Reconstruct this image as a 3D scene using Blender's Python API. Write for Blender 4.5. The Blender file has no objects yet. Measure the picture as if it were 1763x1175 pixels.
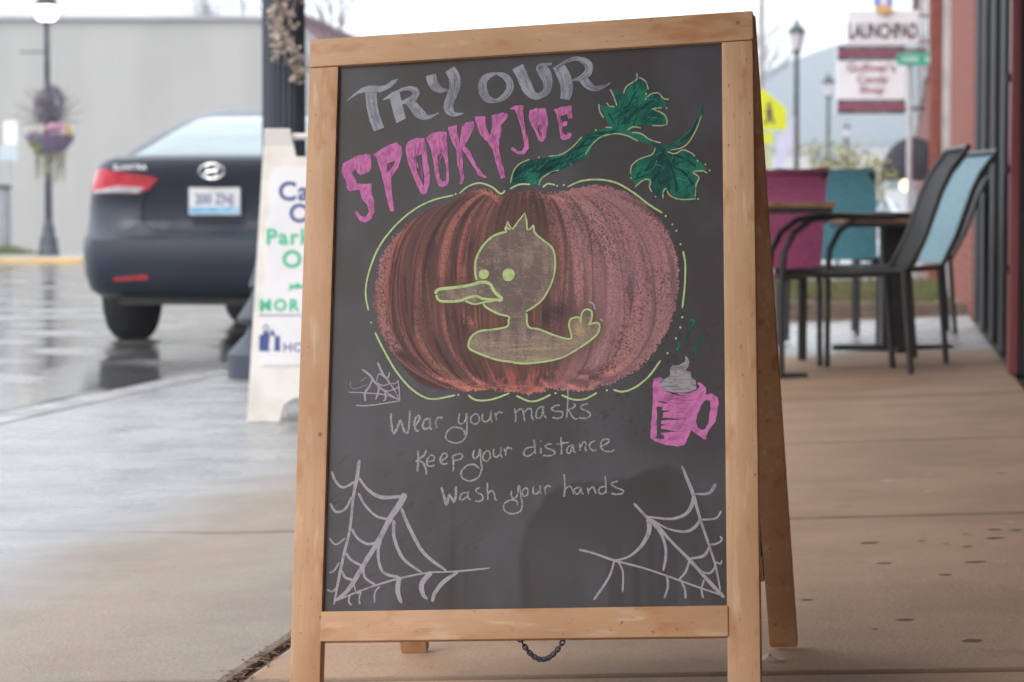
import bpy, bmesh, math, random
import numpy as np
from mathutils import Vector, Matrix
from mathutils.geometry import tessellate_polygon
random.seed(7); rng = np.random.default_rng(7)
PI = math.pi
SC = bpy.context.scene
COL = SC.collection

# ------------------------------------------------------------------ camera, sky, sun, exposure
FPX, CX, CY, EYE, HOR = 4163.0, 881.5, 587.5, .65, 385.0
PITCH = math.atan((CY-HOR)/FPX)
cam_d = bpy.data.cameras.new('camera'); cam = bpy.data.objects.new('camera', cam_d); COL.objects.link(cam)
cam_d.sensor_width = 36; cam_d.lens = FPX*36/1763
cam.location = (0, 0, EYE); cam.rotation_euler = (PI/2-PITCH, 0, 0)
cam_d.clip_start = .05; cam_d.clip_end = 4000
cam_d.dof.use_dof = True; cam_d.dof.focus_distance = 3.16; cam_d.dof.aperture_fstop = 8.8
cam_d.dof.aperture_blades = 0
SC.camera = cam
SUN_EL, SUN_AZ = math.radians(48), math.radians(-140)
world = bpy.data.worlds.new('World'); SC.world = world; world.use_nodes = True
nt = world.node_tree; nt.nodes.clear()
sky = nt.nodes.new('ShaderNodeTexSky'); sky.sky_type = 'NISHITA'; sky.sun_disc = False
sky.sun_elevation = SUN_EL; sky.sun_rotation = SUN_AZ; sky.dust_density = 6; sky.air_density = 1.5
b1 = nt.nodes.new('ShaderNodeBackground'); b1.inputs[1].default_value = .05
b2 = nt.nodes.new('ShaderNodeBackground'); b2.inputs[0].default_value = (.93, .965, 1, 1); b2.inputs[1].default_value = 1.3
ad = nt.nodes.new('ShaderNodeAddShader'); wo = nt.nodes.new('ShaderNodeOutputWorld')
nt.links.new(sky.outputs[0], b1.inputs[0]); nt.links.new(b1.outputs[0], ad.inputs[0])
nt.links.new(b2.outputs[0], ad.inputs[1]); nt.links.new(ad.outputs[0], wo.inputs[0])
sd = bpy.data.lights.new('sun', 'SUN'); sd.energy = .9; sd.angle = math.radians(40); sd.color = (1, .97, .93)
sun = bpy.data.objects.new('sun', sd); COL.objects.link(sun)
sun.rotation_euler = (PI/2-SUN_EL, 0, -SUN_AZ+PI) if False else (PI/2-SUN_EL, 0, math.radians(-40))
SC.view_settings.view_transform = 'Standard'; SC.view_settings.look = 'None'
SC.view_settings.exposure = .47; SC.view_settings.gamma = 1; SC.view_settings.use_curve_mapping = False
try:
    SC.cycles.use_denoising = True; SC.cycles.max_bounces = 8; SC.cycles.volume_bounces = 1
except Exception: pass

# ------------------------------------------------------------------ coordinates
cR = np.array([1., 0, 0]); cF = np.array([0, math.cos(PITCH), -math.sin(PITCH)]); cU = np.array([0, math.sin(PITCH), math.cos(PITCH)])
cC = np.array([0, 0, EYE])
def ray(px, py): return cF + cR*(px-CX)/FPX + cU*(CY-py)/FPX
def at(px, py, y):                                    # point at depth y (metres north of the camera)
    d = ray(px, py); k = y/d[1]; return cC + k*d
def xz(px, py, y): p = at(px, py, y); return p[0], p[2]
def ulof(x, y): return .987*x-.158*y
def xy(ul, s): return (.987*ul+.158*s, -.158*ul+.987*s)    # ul across the pavement, s along the street
def gz(ul):
    if ul > .47: return .043
    if ul > -1.5: return .045*(ul+.488)
    return -.0455 + (ul+1.5)*.008
def ground(px, py):
    z = 0
    for _ in range(8):
        d = ray(px, py); k = (z-EYE)/d[2]; p = cC+k*d; z = gz(ulof(p[0], p[1]))
    return p
def lin(c): return tuple(((v/255)/12.92 if v/255 <= .04045 else ((v/255+.055)/1.055)**2.4) for v in c)

# ------------------------------------------------------------------ materials
def M(name, c, rough=.6, c2=None, scale=8, lo=.4, hi=.6, bump=0, bscale=None, metal=0, st=(1, 1, 1), coat=0, emit=None, detail=4, spec=.5, rough2=None, trans=0, alpha=1):
    m = bpy.data.materials.new(name); m.use_nodes = True; n = m.node_tree.nodes; l = m.node_tree.links
    p = n['Principled BSDF']; p.inputs['Base Color'].default_value = (*c, 1); p.inputs['Roughness'].default_value = rough
    p.inputs['Metallic'].default_value = metal; p.inputs['Specular IOR Level'].default_value = spec
    if coat: p.inputs['Coat Weight'].default_value = coat; p.inputs['Coat Roughness'].default_value = .08
    if trans: p.inputs['Transmission Weight'].default_value = trans
    if emit: p.inputs['Emission Color'].default_value = (*emit[0], 1); p.inputs['Emission Strength'].default_value = emit[1]
    tc = n.new('ShaderNodeTexCoord'); mp = n.new('ShaderNodeMapping'); mp.inputs['Scale'].default_value = st
    l.new(tc.outputs['Object'], mp.inputs[0])
    if c2 is not None:
        tx = n.new('ShaderNodeTexNoise'); tx.inputs['Scale'].default_value = scale; tx.inputs['Detail'].default_value = detail
        l.new(mp.outputs[0], tx.inputs['Vector'])
        r = n.new('ShaderNodeMapRange'); r.inputs[1].default_value = lo; r.inputs[2].default_value = hi
        l.new(tx.outputs[0], r.inputs[0])
        mx = n.new('ShaderNodeMix'); mx.data_type = 'RGBA'; mx.inputs[6].default_value = (*c, 1); mx.inputs[7].default_value = (*c2, 1)
        l.new(r.outputs[0], mx.inputs[0]); l.new(mx.outputs[2], p.inputs['Base Color'])
        if rough2 is not None:
            r2 = n.new('ShaderNodeMapRange'); r2.inputs[1].default_value = lo; r2.inputs[2].default_value = hi
            r2.inputs[3].default_value = rough; r2.inputs[4].default_value = rough2
            l.new(tx.outputs[0], r2.inputs[0]); l.new(r2.outputs[0], p.inputs['Roughness'])
    if bump:
        t2 = n.new('ShaderNodeTexNoise'); t2.inputs['Scale'].default_value = bscale or scale*4; t2.inputs['Detail'].default_value = 5
        l.new(mp.outputs[0], t2.inputs['Vector']); bp = n.new('ShaderNodeBump'); bp.inputs['Strength'].default_value = bump; bp.inputs['Distance'].default_value = .01
        l.new(t2.outputs[0], bp.inputs['Height']); l.new(bp.outputs[0], p.inputs['Normal'])
    return m

def attr_color(m, name='paint'):
    n = m.node_tree.nodes; l = m.node_tree.links
    a = n.new('ShaderNodeVertexColor'); a.layer_name = name; l.new(a.outputs[0], n['Principled BSDF'].inputs['Base Color'])

# ------------------------------------------------------------------ mesh building
class MB:
    def __init__(s): s.v = []; s.f = []
    def add(s, vs, fs):
        o = len(s.v); s.v += [tuple(map(float, p)) for p in vs]; s.f += [tuple(i+o for i in f) for f in fs]; return s
    def box(s, c, d, u=(1, 0, 0), w=(0, 1, 0), bev=0):
        # c centre, d full sizes along axes u, w, u x w
        u = Vector(u).normalized(); w = Vector(w).normalized(); t = u.cross(w).normalized(); c = Vector(c)
        if bev:
            bm = bmesh.new(); bmesh.ops.create_cube(bm, size=1)
            for q in bm.verts: q.co = Vector((q.co.x*d[0], q.co.y*d[1], q.co.z*d[2]))
            bmesh.ops.bevel(bm, geom=list(bm.edges), offset=bev, segments=2, profile=.6, affect='EDGES')
            bm.verts.index_update()
            s.add([c+u*q.co.x+w*q.co.y+t*q.co.z for q in bm.verts], [[q.index for q in f.verts] for f in bm.faces]); bm.free(); return s
        P = [c+u*(a*d[0]/2)+w*(b*d[1]/2)+t*(e*d[2]/2) for a in (-1, 1) for b in (-1, 1) for e in (-1, 1)]
        return s.add(P, [(0, 1, 3, 2), (4, 6, 7, 5), (0, 4, 5, 1), (2, 3, 7, 6), (0, 2, 6, 4), (1, 5, 7, 3)])
    def bb(s, x0, x1, y0, y1, z0, z1, bev=0):
        return s.box(((x0+x1)/2, (y0+y1)/2, (z0+z1)/2), (abs(x1-x0), abs(y1-y0), abs(z1-z0)), bev=bev)
    def tube(s, pts, r, n=8, cap=True, closed=False):
        pts = [Vector(p) for p in pts]; N = len(pts); o = len(s.v); up = Vector((0, 0, 1)); prev = None
        rr = r if isinstance(r, (list, tuple)) else [r]*N
        for i, p in enumerate(pts):
            if closed: t = pts[(i+1) % N]-pts[i-1]
            else: t = pts[min(i+1, N-1)]-pts[max(i-1, 0)]
            t.normalize()
            if prev is None:
                a = t.cross(up)
                if a.length < 1e-3: a = t.cross(Vector((1, 0, 0)))
            else: a = prev - t*prev.dot(t)
            a.normalize(); prev = a; b = t.cross(a)
            for k in range(n):
                th = 2*PI*k/n; q = p+(a*math.cos(th)+b*math.sin(th))*rr[i]; s.v.append(tuple(q))
        M_ = N if closed else N-1
        for i in range(M_):
            for k in range(n):
                j = (i+1) % N
                s.f.append((o+i*n+k, o+i*n+(k+1) % n, o+j*n+(k+1) % n, o+j*n+k))
        if cap and not closed:
            s.f.append(tuple(o+k for k in range(n))[::-1]); s.f.append(tuple(o+(N-1)*n+k for k in range(n)))
        return s
    def lathe(s, prof, c=(0, 0, 0), n=20, sx=1, sy=1):
        o = len(s.v)
        for r, z in prof:
            for k in range(n):
                th = 2*PI*k/n; s.v.append((c[0]+r*sx*math.cos(th), c[1]+r*sy*math.sin(th), c[2]+z))
        for i in range(len(prof)-1):
            for k in range(n): s.f.append((o+i*n+k, o+i*n+(k+1) % n, o+(i+1)*n+(k+1) % n, o+(i+1)*n+k))
        s.f.append(tuple(o+k for k in range(n))[::-1]); s.f.append(tuple(o+(len(prof)-1)*n+k for k in range(n)))
        return s
    def prism(s, poly, o, u, v, t0, t1):
        # polygon (a,b) on axes u,v from origin o, extruded along u x v between t0 and t1
        u = Vector(u).normalized(); v = Vector(v).normalized(); w = u.cross(v); o = Vector(o); n = len(poly)
        P = [o+u*a+v*b+w*t0 for a, b in poly]+[o+u*a+v*b+w*t1 for a, b in poly]
        tr = tessellate_polygon([[Vector((a, b, 0)) for a, b in poly]])
        F = [tuple(t) for t in tr]+[tuple(i+n for i in t)[::-1] for t in tr]+[(i, (i+1) % n, (i+1) % n+n, i+n) for i in range(n)]
        return s.add(P, F)
    def quad(s, a, b, c, d): return s.add([a, b, c, d], [(0, 1, 2, 3)])
    def build(s, name, mat, parent=None, smooth=False, world=True, fix=True):
        me = bpy.data.meshes.new(name)
        off = Vector(parent_loc(parent)) if (parent and world) else Vector((0, 0, 0))
        me.from_pydata([tuple(Vector(p)-off) for p in s.v] if off.length else s.v, [], s.f)
        if fix:
            bm = bmesh.new(); bm.from_mesh(me); bmesh.ops.recalc_face_normals(bm, faces=bm.faces); bm.to_mesh(me); bm.free()
        me.materials.append(mat)
        if smooth:
            me.polygons.foreach_set('use_smooth', [True]*len(me.polygons))
            try: me.set_sharp_from_angle(angle=math.radians(40))
            except Exception: pass
        o = bpy.data.objects.new(name, me); COL.objects.link(o)
        if parent: o.parent = parent
        return o
def parent_loc(p):
    l = Vector((0, 0, 0))
    while p: l += p.location; p = p.parent
    return l
def tag(o, label=None, cat=None, group=None, kind=None):
    for k, v in (('label', label), ('category', cat), ('group', group), ('kind', kind)):
        if v: o[k] = v
    return o
def thing(name, loc, label, cat, group=None, rz=0):
    o = bpy.data.objects.new(name, None); COL.objects.link(o); o.location = tuple(map(float, loc)); o.rotation_euler = (0, 0, rz)
    o.empty_display_size = .1
    return tag(o, label, cat, group)
def copy_tree(o, parent=None):
    c = o.copy(); COL.objects.link(c)
    if parent: c.parent = parent
    for ch in list(o.children): copy_tree(ch, c)
    return c
def text_mb(txt, size, bold=0, align='LEFT', space=1.0):
    cu = bpy.data.curves.new('t', 'FONT'); cu.body = txt; cu.size = size; cu.offset = bold; cu.align_x = align; cu.space_character = space
    cu.resolution_u = 3
    o = bpy.data.objects.new('t', cu); COL.objects.link(o); bpy.context.view_layer.update()
    me = bpy.data.meshes.new_from_object(o.evaluated_get(bpy.context.evaluated_depsgraph_get()))
    v = [tuple(q.co) for q in me.vertices]; f = [tuple(p.vertices) for p in me.polygons]
    bpy.data.objects.remove(o); bpy.data.curves.remove(cu); bpy.data.meshes.remove(me); return v, f
def text_on(txt, size, o, u, v, n, name, mat, parent, bold=0, align='LEFT', space=1.0, lift=.001, sx=1):
    V, F = text_mb(txt, size, bold, align, space); mb = MB(); o = Vector(o); u = Vector(u); v = Vector(v); n = Vector(n)
    mb.add([o+u*(a*sx)+v*b+n*lift for a, b, _ in V], F); return mb.build(name, mat, parent, fix=False)

# ------------------------------------------------------------------ ground
def concrete():
    m = bpy.data.materials.new('concrete'); m.use_nodes = True; n = m.node_tree.nodes; l = m.node_tree.links; p = n['Principled BSDF']
    g = n.new('ShaderNodeNewGeometry')
    def dot(v):
        d = n.new('ShaderNodeVectorMath'); d.operation = 'DOT_PRODUCT'; d.inputs[1].default_value = v; l.new(g.outputs['Position'], d.inputs[0]); return d.outputs['Value']
    ul = dot((.987, -.158, 0)); s = dot((.158, .987, 0))
    def math_(op, a, b=None):
        q = n.new('ShaderNodeMath'); q.operation = op
        for i, x in enumerate((a, b)):
            if x is None: continue
            if isinstance(x, (int, float)): q.inputs[i].default_value = x
            else: l.new(x, q.inputs[i])
        return q.outputs[0]
    def noise(sc, det=5, rg=.55):
        t = n.new('ShaderNodeTexNoise'); t.inputs['Scale'].default_value = sc; t.inputs['Detail'].default_value = det; t.inputs['Roughness'].default_value = rg
        l.new(g.outputs['Position'], t.inputs['Vector']); return t.outputs[0]
    def rng_(x, a, b, c=0, d=1, sm=True):
        r = n.new('ShaderNodeMapRange'); r.interpolation_type = 'SMOOTHSTEP' if sm else 'LINEAR'
        for i, k in enumerate((a, b, c, d)): r.inputs[i+1].default_value = k
        l.new(x, r.inputs[0]); return r.outputs[0]
    def mix(f, a, b, mode='MIX'):
        q = n.new('ShaderNodeMix'); q.data_type = 'RGBA'; q.blend_type = mode
        for i, x in ((0, f), (6, a), (7, b)):
            if isinstance(x, tuple): q.inputs[i].default_value = (*x, 1)
            elif isinstance(x, (int, float)): q.inputs[i].default_value = x
            else: l.new(x, q.inputs[i])
        return q.outputs[2]
    nb = noise(1.6, 7, .7)
    e1 = rng_(math_('ADD', ul, math_('MULTIPLY', nb, .5)), -1.62, -1.25, 1, 0)
    e2 = rng_(math_('ADD', s, math_('MULTIPLY', nb, 1.2)), 12.2, 13.0, 0, 1)
    wet = math_('MAXIMUM', e1, e2)
    left = mix(rng_(nb, .35, .65), (.40, .335, .28), (.33, .27, .225))
    right = mix(rng_(noise(2.2, 6), .35, .68), (.50, .32, .205), (.40, .255, .162))
    dry = mix(rng_(ul, -.99, -.93), left, right)
    dry = mix(rng_(noise(260, 3, .8), .50, .66, 0, .5), dry, (.16, .12, .10))
    dry = mix(rng_(noise(75, 4, .8), .56, .70, 0, .35), dry, (.22, .17, .135))
    dry = mix(rng_(noise(.9, 7, .75), .56, .72, 0, .40), dry, (.20, .145, .11))
    dry = mix(rng_(noise(9, 6, .7), .57, .75, 0, .45), dry, (.17, .13, .11))
    dry = mix(rng_(noise(70, 3, .7), .60, .75, 0, .5), dry, (.50, .43, .37))
    js = math_('FRACT', math_('DIVIDE', math_('SUBTRACT', s, 3.42-.007+.1*1.83), 1.83))
    jd = math_('ABSOLUTE', math_('SUBTRACT', js, .9))
    dry = mix(rng_(math_('ADD', jd, math_('MULTIPLY', noise(14, 4), .010)), .006, .019, .75, 0), dry, (.13, .10, .085))
    wetc = mix(rng_(noise(3), .3, .7), (.34, .34, .35), (.25, .25, .258))
    l.new(mix(wet, dry, wetc), p.inputs['Base Color'])
    wr = rng_(noise(5, 6), .3, .7, .16, .42)
    rr = n.new('ShaderNodeMix'); l.new(wet, rr.inputs[0]); rr.inputs[2].default_value = .72; l.new(wr, rr.inputs[3]); l.new(rr.outputs[0], p.inputs['Roughness'])
    bp = n.new('ShaderNodeBump'); bp.inputs['Distance'].default_value = .004; bp.inputs['Strength'].default_value = .5
    l.new(noise(120, 5, .7), bp.inputs['Height']); l.new(bp.outputs[0], p.inputs['Normal'])
    return m
CONC = concrete()
m_joint = M('joint_dirt', (.07, .055, .045), .9, (.12, .10, .085), 30)
m_asph = M('wet_asphalt', (.10, .10, .105), .06, (.19, .188, .19), 1.2, .49, .66, bump=.20, bscale=14, rough2=.40, detail=9)
m_far = M('far_asphalt', (.16, .16, .165), .2, (.22, .22, .22), .6, rough2=.4)
m_grass = M('grass', (.08, .12, .03), .8, (.17, .14, .07), 2.2, bump=.6, bscale=60)
m_yellow = M('yellow_curb_paint', (.75, .47, .16), .6, (.62, .42, .2), 3)
m_black = M('black_metal', (.03, .038, .06), .45, (.036, .044, .066), 20, rough2=.5)

def sheet(name, cells, zf, mat, **kw):
    mb = MB()
    for c in cells: mb.add([(x, y, zf(x, y)) for x, y in c], [tuple(range(len(c)))])
    return mb.build(name, mat, fix=False)
# terrain below everything, reaching the horizon
mb = MB(); mb.quad((-900, -60, -.35), (900, -60, -.35), (900, 1500, -.35), (-900, 1500, -.35))
tag(mb.build('ground', M('ground_soil', (.12, .12, .10), .9, (.08, .1, .05), .05), fix=False), kind='structure')
# road: crowned grid in street coordinates
def road_z(ul): 
    if ul > -3.6: return -.105
    if ul > -4.2: return -.105 + (-3.6-ul)/.6*.03
    return -.075
mb = MB(); uls = [-60, -20, -9, -4.2, -3.6, -2.6]; ss = list(np.linspace(-8, 60, 18))
V = [(*xy(u, s), road_z(u)) for s in ss for u in uls]; nu = len(uls)
mb.add(V, [(i*nu+j, i*nu+j+1, (i+1)*nu+j+1, (i+1)*nu+j) for i in range(len(ss)-1) for j in range(nu-1)])
tag(mb.build('road', m_asph, fix=False), kind='structure')
mb = MB(); V = [(*xy(u, s), -.09) for s, u in ((60, -60), (60, 60), (600, 60), (600, -60))]
mb.add(V, [(0, 1, 2, 3)]); tag(mb.build('far_road', m_far, fix=False), kind='structure')
mb = MB(); V = [(*xy(u, s), -.06) for s, u in ((26.5, -2.6), (26.5, 14), (38, 14), (38, -2.6))]
mb.add(V, [(0, 1, 2, 3)]); tag(mb.build('side_street', m_asph, fix=False), kind='structure')

# pavement: base + individual slabs with recessed joints
S0, DS = 3.42, 1.83
mb = MB(); us = [-3.14, -1.5, -.96, .6]
rows = [-6.0, 15.9]
V = [(*xy(u, s), gz(u)-.014) for s in rows for u in us]
mb.add(V, [(j, j+1, 4+j+1, 4+j) for j in range(3)])
walk = tag(mb.build('sidewalk', m_joint, fix=False), kind='structure')
def slab(u0, u1, s0, s1, dz):
    cols = [u for u in (u0, -1.5, u1) if u0 <= u <= u1]; b = .011; mbs = MB()
    prof = [(cols[0], -.03), (cols[0], -.004), (cols[0]+b, 0)]+[(c, 0) for c in cols[1:-1]]+[(cols[-1]-b, 0), (cols[-1], -.004), (cols[-1], -.03)]
    sp = [(s0, -.03), (s0, -.004), (s0+b, 0), (s1-b, 0), (s1, -.004), (s1, -.03)]
    V = [(*xy(u, s), gz(u)+dz+(a+c if max(a, c) == 0 or min(a, c) > -.02 else min(a, c))) for s, a in sp for u, c in prof]; n = len(prof)
    mbs.add(V, [(i*n+j, i*n+j+1, (i+1)*n+j+1, (i+1)*n+j) for i in range(len(sp)-1) for j in range(n-1)])
    return mbs
k0 = -5
for k in range(k0, 7):
    s0 = S0+k*DS; s1 = min(s0+DS-.015, 15.9)
    for u0, u1 in ((-3.14, -.978), (-.952, .46)):
        slab(u0, u1, s0, s1, random.uniform(-.0003, .0003)).build('slab', CONC, walk, fix=False)
for k in range(k0, 3):
    s0 = S0+k*DS; slab(.468, 2.3, s0, s0+DS-.015, 0).build('slab', CONC, walk, fix=False)
# kerb, curving in past the lamp post
m_curb = M('kerb_concrete', (.34, .34, .345), .25, (.22, .22, .225), 6, rough2=.5, bump=.2)
cu = [(-3.3, -6), (-3.3, 3), (-3.3, 8), (-3.3, 10.6), (-3.25, 11.2), (-3.12, 11.8), (-3.0, 12.4), (-2.96, 13), (-2.96, 16), (-2.96, 26)]
for (ua, sa), (ub, sb) in zip(cu[:-1], cu[1:]):
    mb = MB(); z1 = -.058
    P = [(*xy(ua, sa+.004), 0), (*xy(ub, sb-.004), 0), (*xy(max(ub, -3.146)+.15 if ub > -3.2 else -3.146, sb-.004), 0), (*xy(max(ua, -3.146)+.15 if ua > -3.2 else -3.146, sa+.004), 0)]
    lo = [(x, y, -.2) for x, y, _ in P]; hi = [(x, y, z1+.0) for x, y, _ in P]
    mb.add(lo+hi, [(4, 5, 6, 7), (0, 1, 5, 4), (1, 2, 6, 5), (2, 3, 7, 6), (3, 0, 4, 7)])
    mb.build('kerb_stone', m_curb, walk)
# pavement continuing behind, wet (outside the canopy)
mb = MB(); V = [(*xy(u, s), gz(u)-.004) for s in (15.92, 26.4) for u in (-2.94, -1.5, .46)]
mb.add(V, [(0, 1, 4, 3), (1, 2, 5, 4)]); V = [(*xy(u, s), -.03) for s in (38, 90) for u in (-2.8, .46)]
mb.add(V, [(0, 1, 3, 2)]); tag(mb.build('far_sidewalk', CONC, fix=False), kind='structure')
# lawn bed with low timber edging
mb = MB(); V = []
N = 24
for i in range(N+1):
    for j in range(N+1):
        u = -2.0+2.4*j/N; s = 16.6+8*i/N; V.append((*xy(u, s), .05+.03*math.sin(i*.5)+random.uniform(-.01, .01)))
mb.add(V, [(i*(N+1)+j, i*(N+1)+j+1, (i+1)*(N+1)+j+1, (i+1)*(N+1)+j) for i in range(N) for j in range(N)])
tag(mb.build('lawn', m_grass, fix=False), kind='structure')
mb = MB()
for _ in range(9000):
    u = random.uniform(-1.98, .38); s = random.uniform(16.62, 24.5); x, y = xy(u, s); h = random.uniform(.03, .09); a = random.uniform(0, PI)
    dx, dy = .008*math.cos(a), .008*math.sin(a); tx, ty = random.uniform(-.03, .03), random.uniform(-.03, .03)
    mb.add([(x-dx, y-dy, .04), (x+dx, y+dy, .04), (x+tx, y+ty, .06+h)], [(0, 1, 2)])
tag(mb.build('grass', m_grass, fix=False), 'short green grass on the raised bed beyond the patio chairs', 'grass', kind='stuff')
m_timber = M('dark_timber', (.10, .07, .05), .6, (.16, .11, .08), 10, st=(1, 1, 6))
ed = thing('timber_edging', (*xy(-.8, 16.5), -.05), 'low brown timber edging in front of the grass bed', 'edging')
for k, (ua, ub) in enumerate(((-2.05, -.8), (-.79, .45))):
    a = Vector((*xy(ua, 16.5), .02)); b = Vector((*xy(ub, 16.5), .02)); d = b-a
    MB().box((a+b)/2, (d.length, .12, .2), d, Vector((-d.y, d.x, 0)), bev=.01).build('board', m_timber, ed)
# spots on the right-hand slabs
m_gum = M('gum_dark', (.12, .09, .08), .8, (.19, .135, .11), 30); m_pale = M('pale_spatter', (.62, .55, .50), .8, (.5, .45, .4), 40)
sp = [(915, 752, 50), (812, 797, 28), (595, 757, 35), (545, 685, 42), (730, 678, 15), (815, 688, 20), (890, 698, 22), (985, 668, 38), (885, 653, 15), (325, 885, 28), (668, 955, 38),
      (905, 1028, 38), (563, 988, 18), (985, 638, 33), (1060, 640, 30), (1010, 440, 24)]
wp = [(615, 465, 34), (755, 443, 14), (750, 503, 18), (365, 435, 10), (1040, 612, 18), (1020, 750, 12)]
for lst, mm in ((sp, m_gum), (wp, m_pale)):
    for zx, zy, r in lst:
        p = ground(1230+zx/2.043, 600+zy/2.043); rad = (r/2.043)/FPX*p[1]*random.uniform(.85, 1.0); n = 14; mb = MB()
        ex = random.uniform(.45, .9); R = [rad*random.uniform(.75, 1.05) for _ in range(n)]; ring = []
        for q, zz in ((1, 0), (.9, .0001)):
            for k in range(n):
                th = 2*PI*k/n; x = p[0]+q*R[k]*math.cos(th); y = p[1]+q*R[k]*ex*math.sin(th); ring.append((x, y, gz(ulof(x, y))+.0007+zz))
        mb.add(ring, [(k, (k+1) % n, n+(k+1) % n, n+k) for k in range(n)]+[tuple(range(n, 2*n))])
        mb.build('gum_spot' if mm is m_gum else 'paint_spot', mm, walk, fix=False)
# leaf litter in the expansion joint
m_leaf = M('dead_leaf', (.22, .12, .06), .8, (.12, .07, .04), 60)
mb = MB()
for _ in range(520):
    s = random.uniform(3.2, 4.6) if random.random() < .8 else random.uniform(4.6, 8); u = -.965+random.gauss(0, .013); x, y = xy(u, s); z = gz(u)-.004+random.uniform(0, .007)
    a = random.uniform(0, 2*PI); r = random.uniform(.002, .007); nx = random.uniform(-.5, .5)
    c, sn = math.cos(a), math.sin(a); P = [(r*1.4, 0), (0, r*.6), (-r*1.4, 0), (0, -r*.6)]
    mb.add([(x+c*p-sn*q, y+sn*p+c*q, z+.003+q*nx) for p, q in P], [(0, 1, 2, 3)])
tag(mb.build('leaf_litter', m_leaf, walk, fix=False), kind='stuff')
p = ground(1330, 1139); mb = MB()
P = [(-.02, .004, .002), (-.012, -.004, .001), (-.004, .001, .009), (.003, -.006, .002), (.02, -.004, .004), (.014, .003, .002), (.0, .007, .003), (-.01, .008, .006)]
mb.add([(p[0]+a, p[1]+b*1.5, p[2]+c+.002) for a, b, c in P], [(0, 1, 2, 7), (2, 3, 6, 7), (3, 4, 5, 6)])
tag(mb.build('paper_scrap', M('crumpled_paper', (.5, .46, .44), .8, (.6, .56, .53), 50), fix=False), 'small crumpled pale scrap on the pavement beside the chalkboard leg', 'scrap')

# ------------------------------------------------------------------ chalkboard sandwich sign
bR = np.array([[0.9781619460691077, 0.011513940820191478, -0.20752503102578402], [-0.20236630388537483, 0.2804808595043549, -0.9382848003156872], [0.04740344200646819, 0.9597905587254302, 0.27668573701485216]])
bT = np.array([0.015528262272813904, 3.169447738146833, 0.5199530687252362])
bu, bv, bn = [Vector(bR[:, i]) for i in range(3)]; bO = Vector(bT)
def bp(px, py):
    d = ray(px, py); n = bR[:, 2]; k = ((bT-cC)@n)/(d@n); q = cC+k*d-bT; return float(q@bR[:, 0]), float(q@bR[:, 1])
def B(a, b, h=0): return bO+bu*a+bv*b+bn*h
def wood(name, axis):
    m = bpy.data.materials.new(name); m.use_nodes = True; n = m.node_tree.nodes; l = m.node_tree.links; p = n['Principled BSDF']
    g = n.new('ShaderNodeNewGeometry')
    c = []
    for ax in (axis, bn.cross(axis), bn):
        d = n.new('ShaderNodeVectorMath'); d.operation = 'DOT_PRODUCT'; d.inputs[1].default_value = ax; l.new(g.outputs['Position'], d.inputs[0]); c.append(d.outputs['Value'])
    cb = n.new('ShaderNodeCombineXYZ'); [l.new(c[i], cb.inputs[i]) for i in range(3)]
    def noise(st, sc, det=6, dist=0):
        mp = n.new('ShaderNodeMapping'); mp.inputs['Scale'].default_value = st; l.new(cb.outputs[0], mp.inputs[0])
        t = n.new('ShaderNodeTexNoise'); t.inputs['Scale'].default_value = sc; t.inputs['Detail'].default_value = det; t.inputs['Distortion'].default_value = dist; l.new(mp.outputs[0], t.inputs['Vector']); return t.outputs[0]
    def ramp(x, a, b, lo=0., hi=1.):
        r = n.new('ShaderNodeMapRange'); r.inputs[1].default_value = a; r.inputs[2].default_value = b; r.inputs[3].default_value = lo; r.inputs[4].default_value = hi; l.new(x, r.inputs[0]); return r.outputs[0]
    def mix(f, a, b):
        q = n.new('ShaderNodeMix'); q.data_type = 'RGBA'
        for i, x in ((0, f), (6, a), (7, b)):
            if isinstance(x, tuple): q.inputs[i].default_value = (*x, 1)
            else: l.new(x, q.inputs[i])
        return q.outputs[2]
    grain = noise((1.2, 26, 26), 8, 6, .4); broad = noise((2, 5, 5), 2.2, 3); fine = noise((6, 160, 160), 6, 3)
    col = mix(ramp(broad, .3, .7), (.58, .365, .215), (.42, .235, .12))
    col = mix(ramp(grain, .42, .68, 0, .5), col, (.46, .26, .15))
    col = mix(ramp(fine, .5, .75, 0, .35), col, (.36, .19, .10))
    col = mix(ramp(noise((1, 2.4, 2.4), 17, 5), .56, .70, 0, .7), col, (.40, .17, .065))
    col = mix(ramp(noise((2, 3, 3), 46, 4), .66, .74, 0, .8), col, (.15, .09, .06))
    col = mix(ramp(noise((1, 5, 5), 12, 5), .58, .8, 0, .55), col, (.70, .55, .44))
    l.new(col, p.inputs['Base Color']); p.inputs['Roughness'].default_value = .5; p.inputs['Specular IOR Level'].default_value = .4
    b = n.new('ShaderNodeBump'); b.inputs['Strength'].default_value = .25; b.inputs['Distance'].default_value = .0012; l.new(grain, b.inputs['Height']); l.new(b.outputs[0], p.inputs['Normal'])
    return m
WV = wood('maple_upright', bv); WU = wood('maple_rail', bu)
sign = thing('chalkboard_sign', (bT[0], 3.3, 0), 'wooden sandwich board with chalk pumpkin and duck drawing on black panel', 'sandwich board')
W2 = .305; ih = .3735; iw = .2636; TOPR = .0411; TH = .021
legL = .528+.008; legR = .5568-.003
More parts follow.
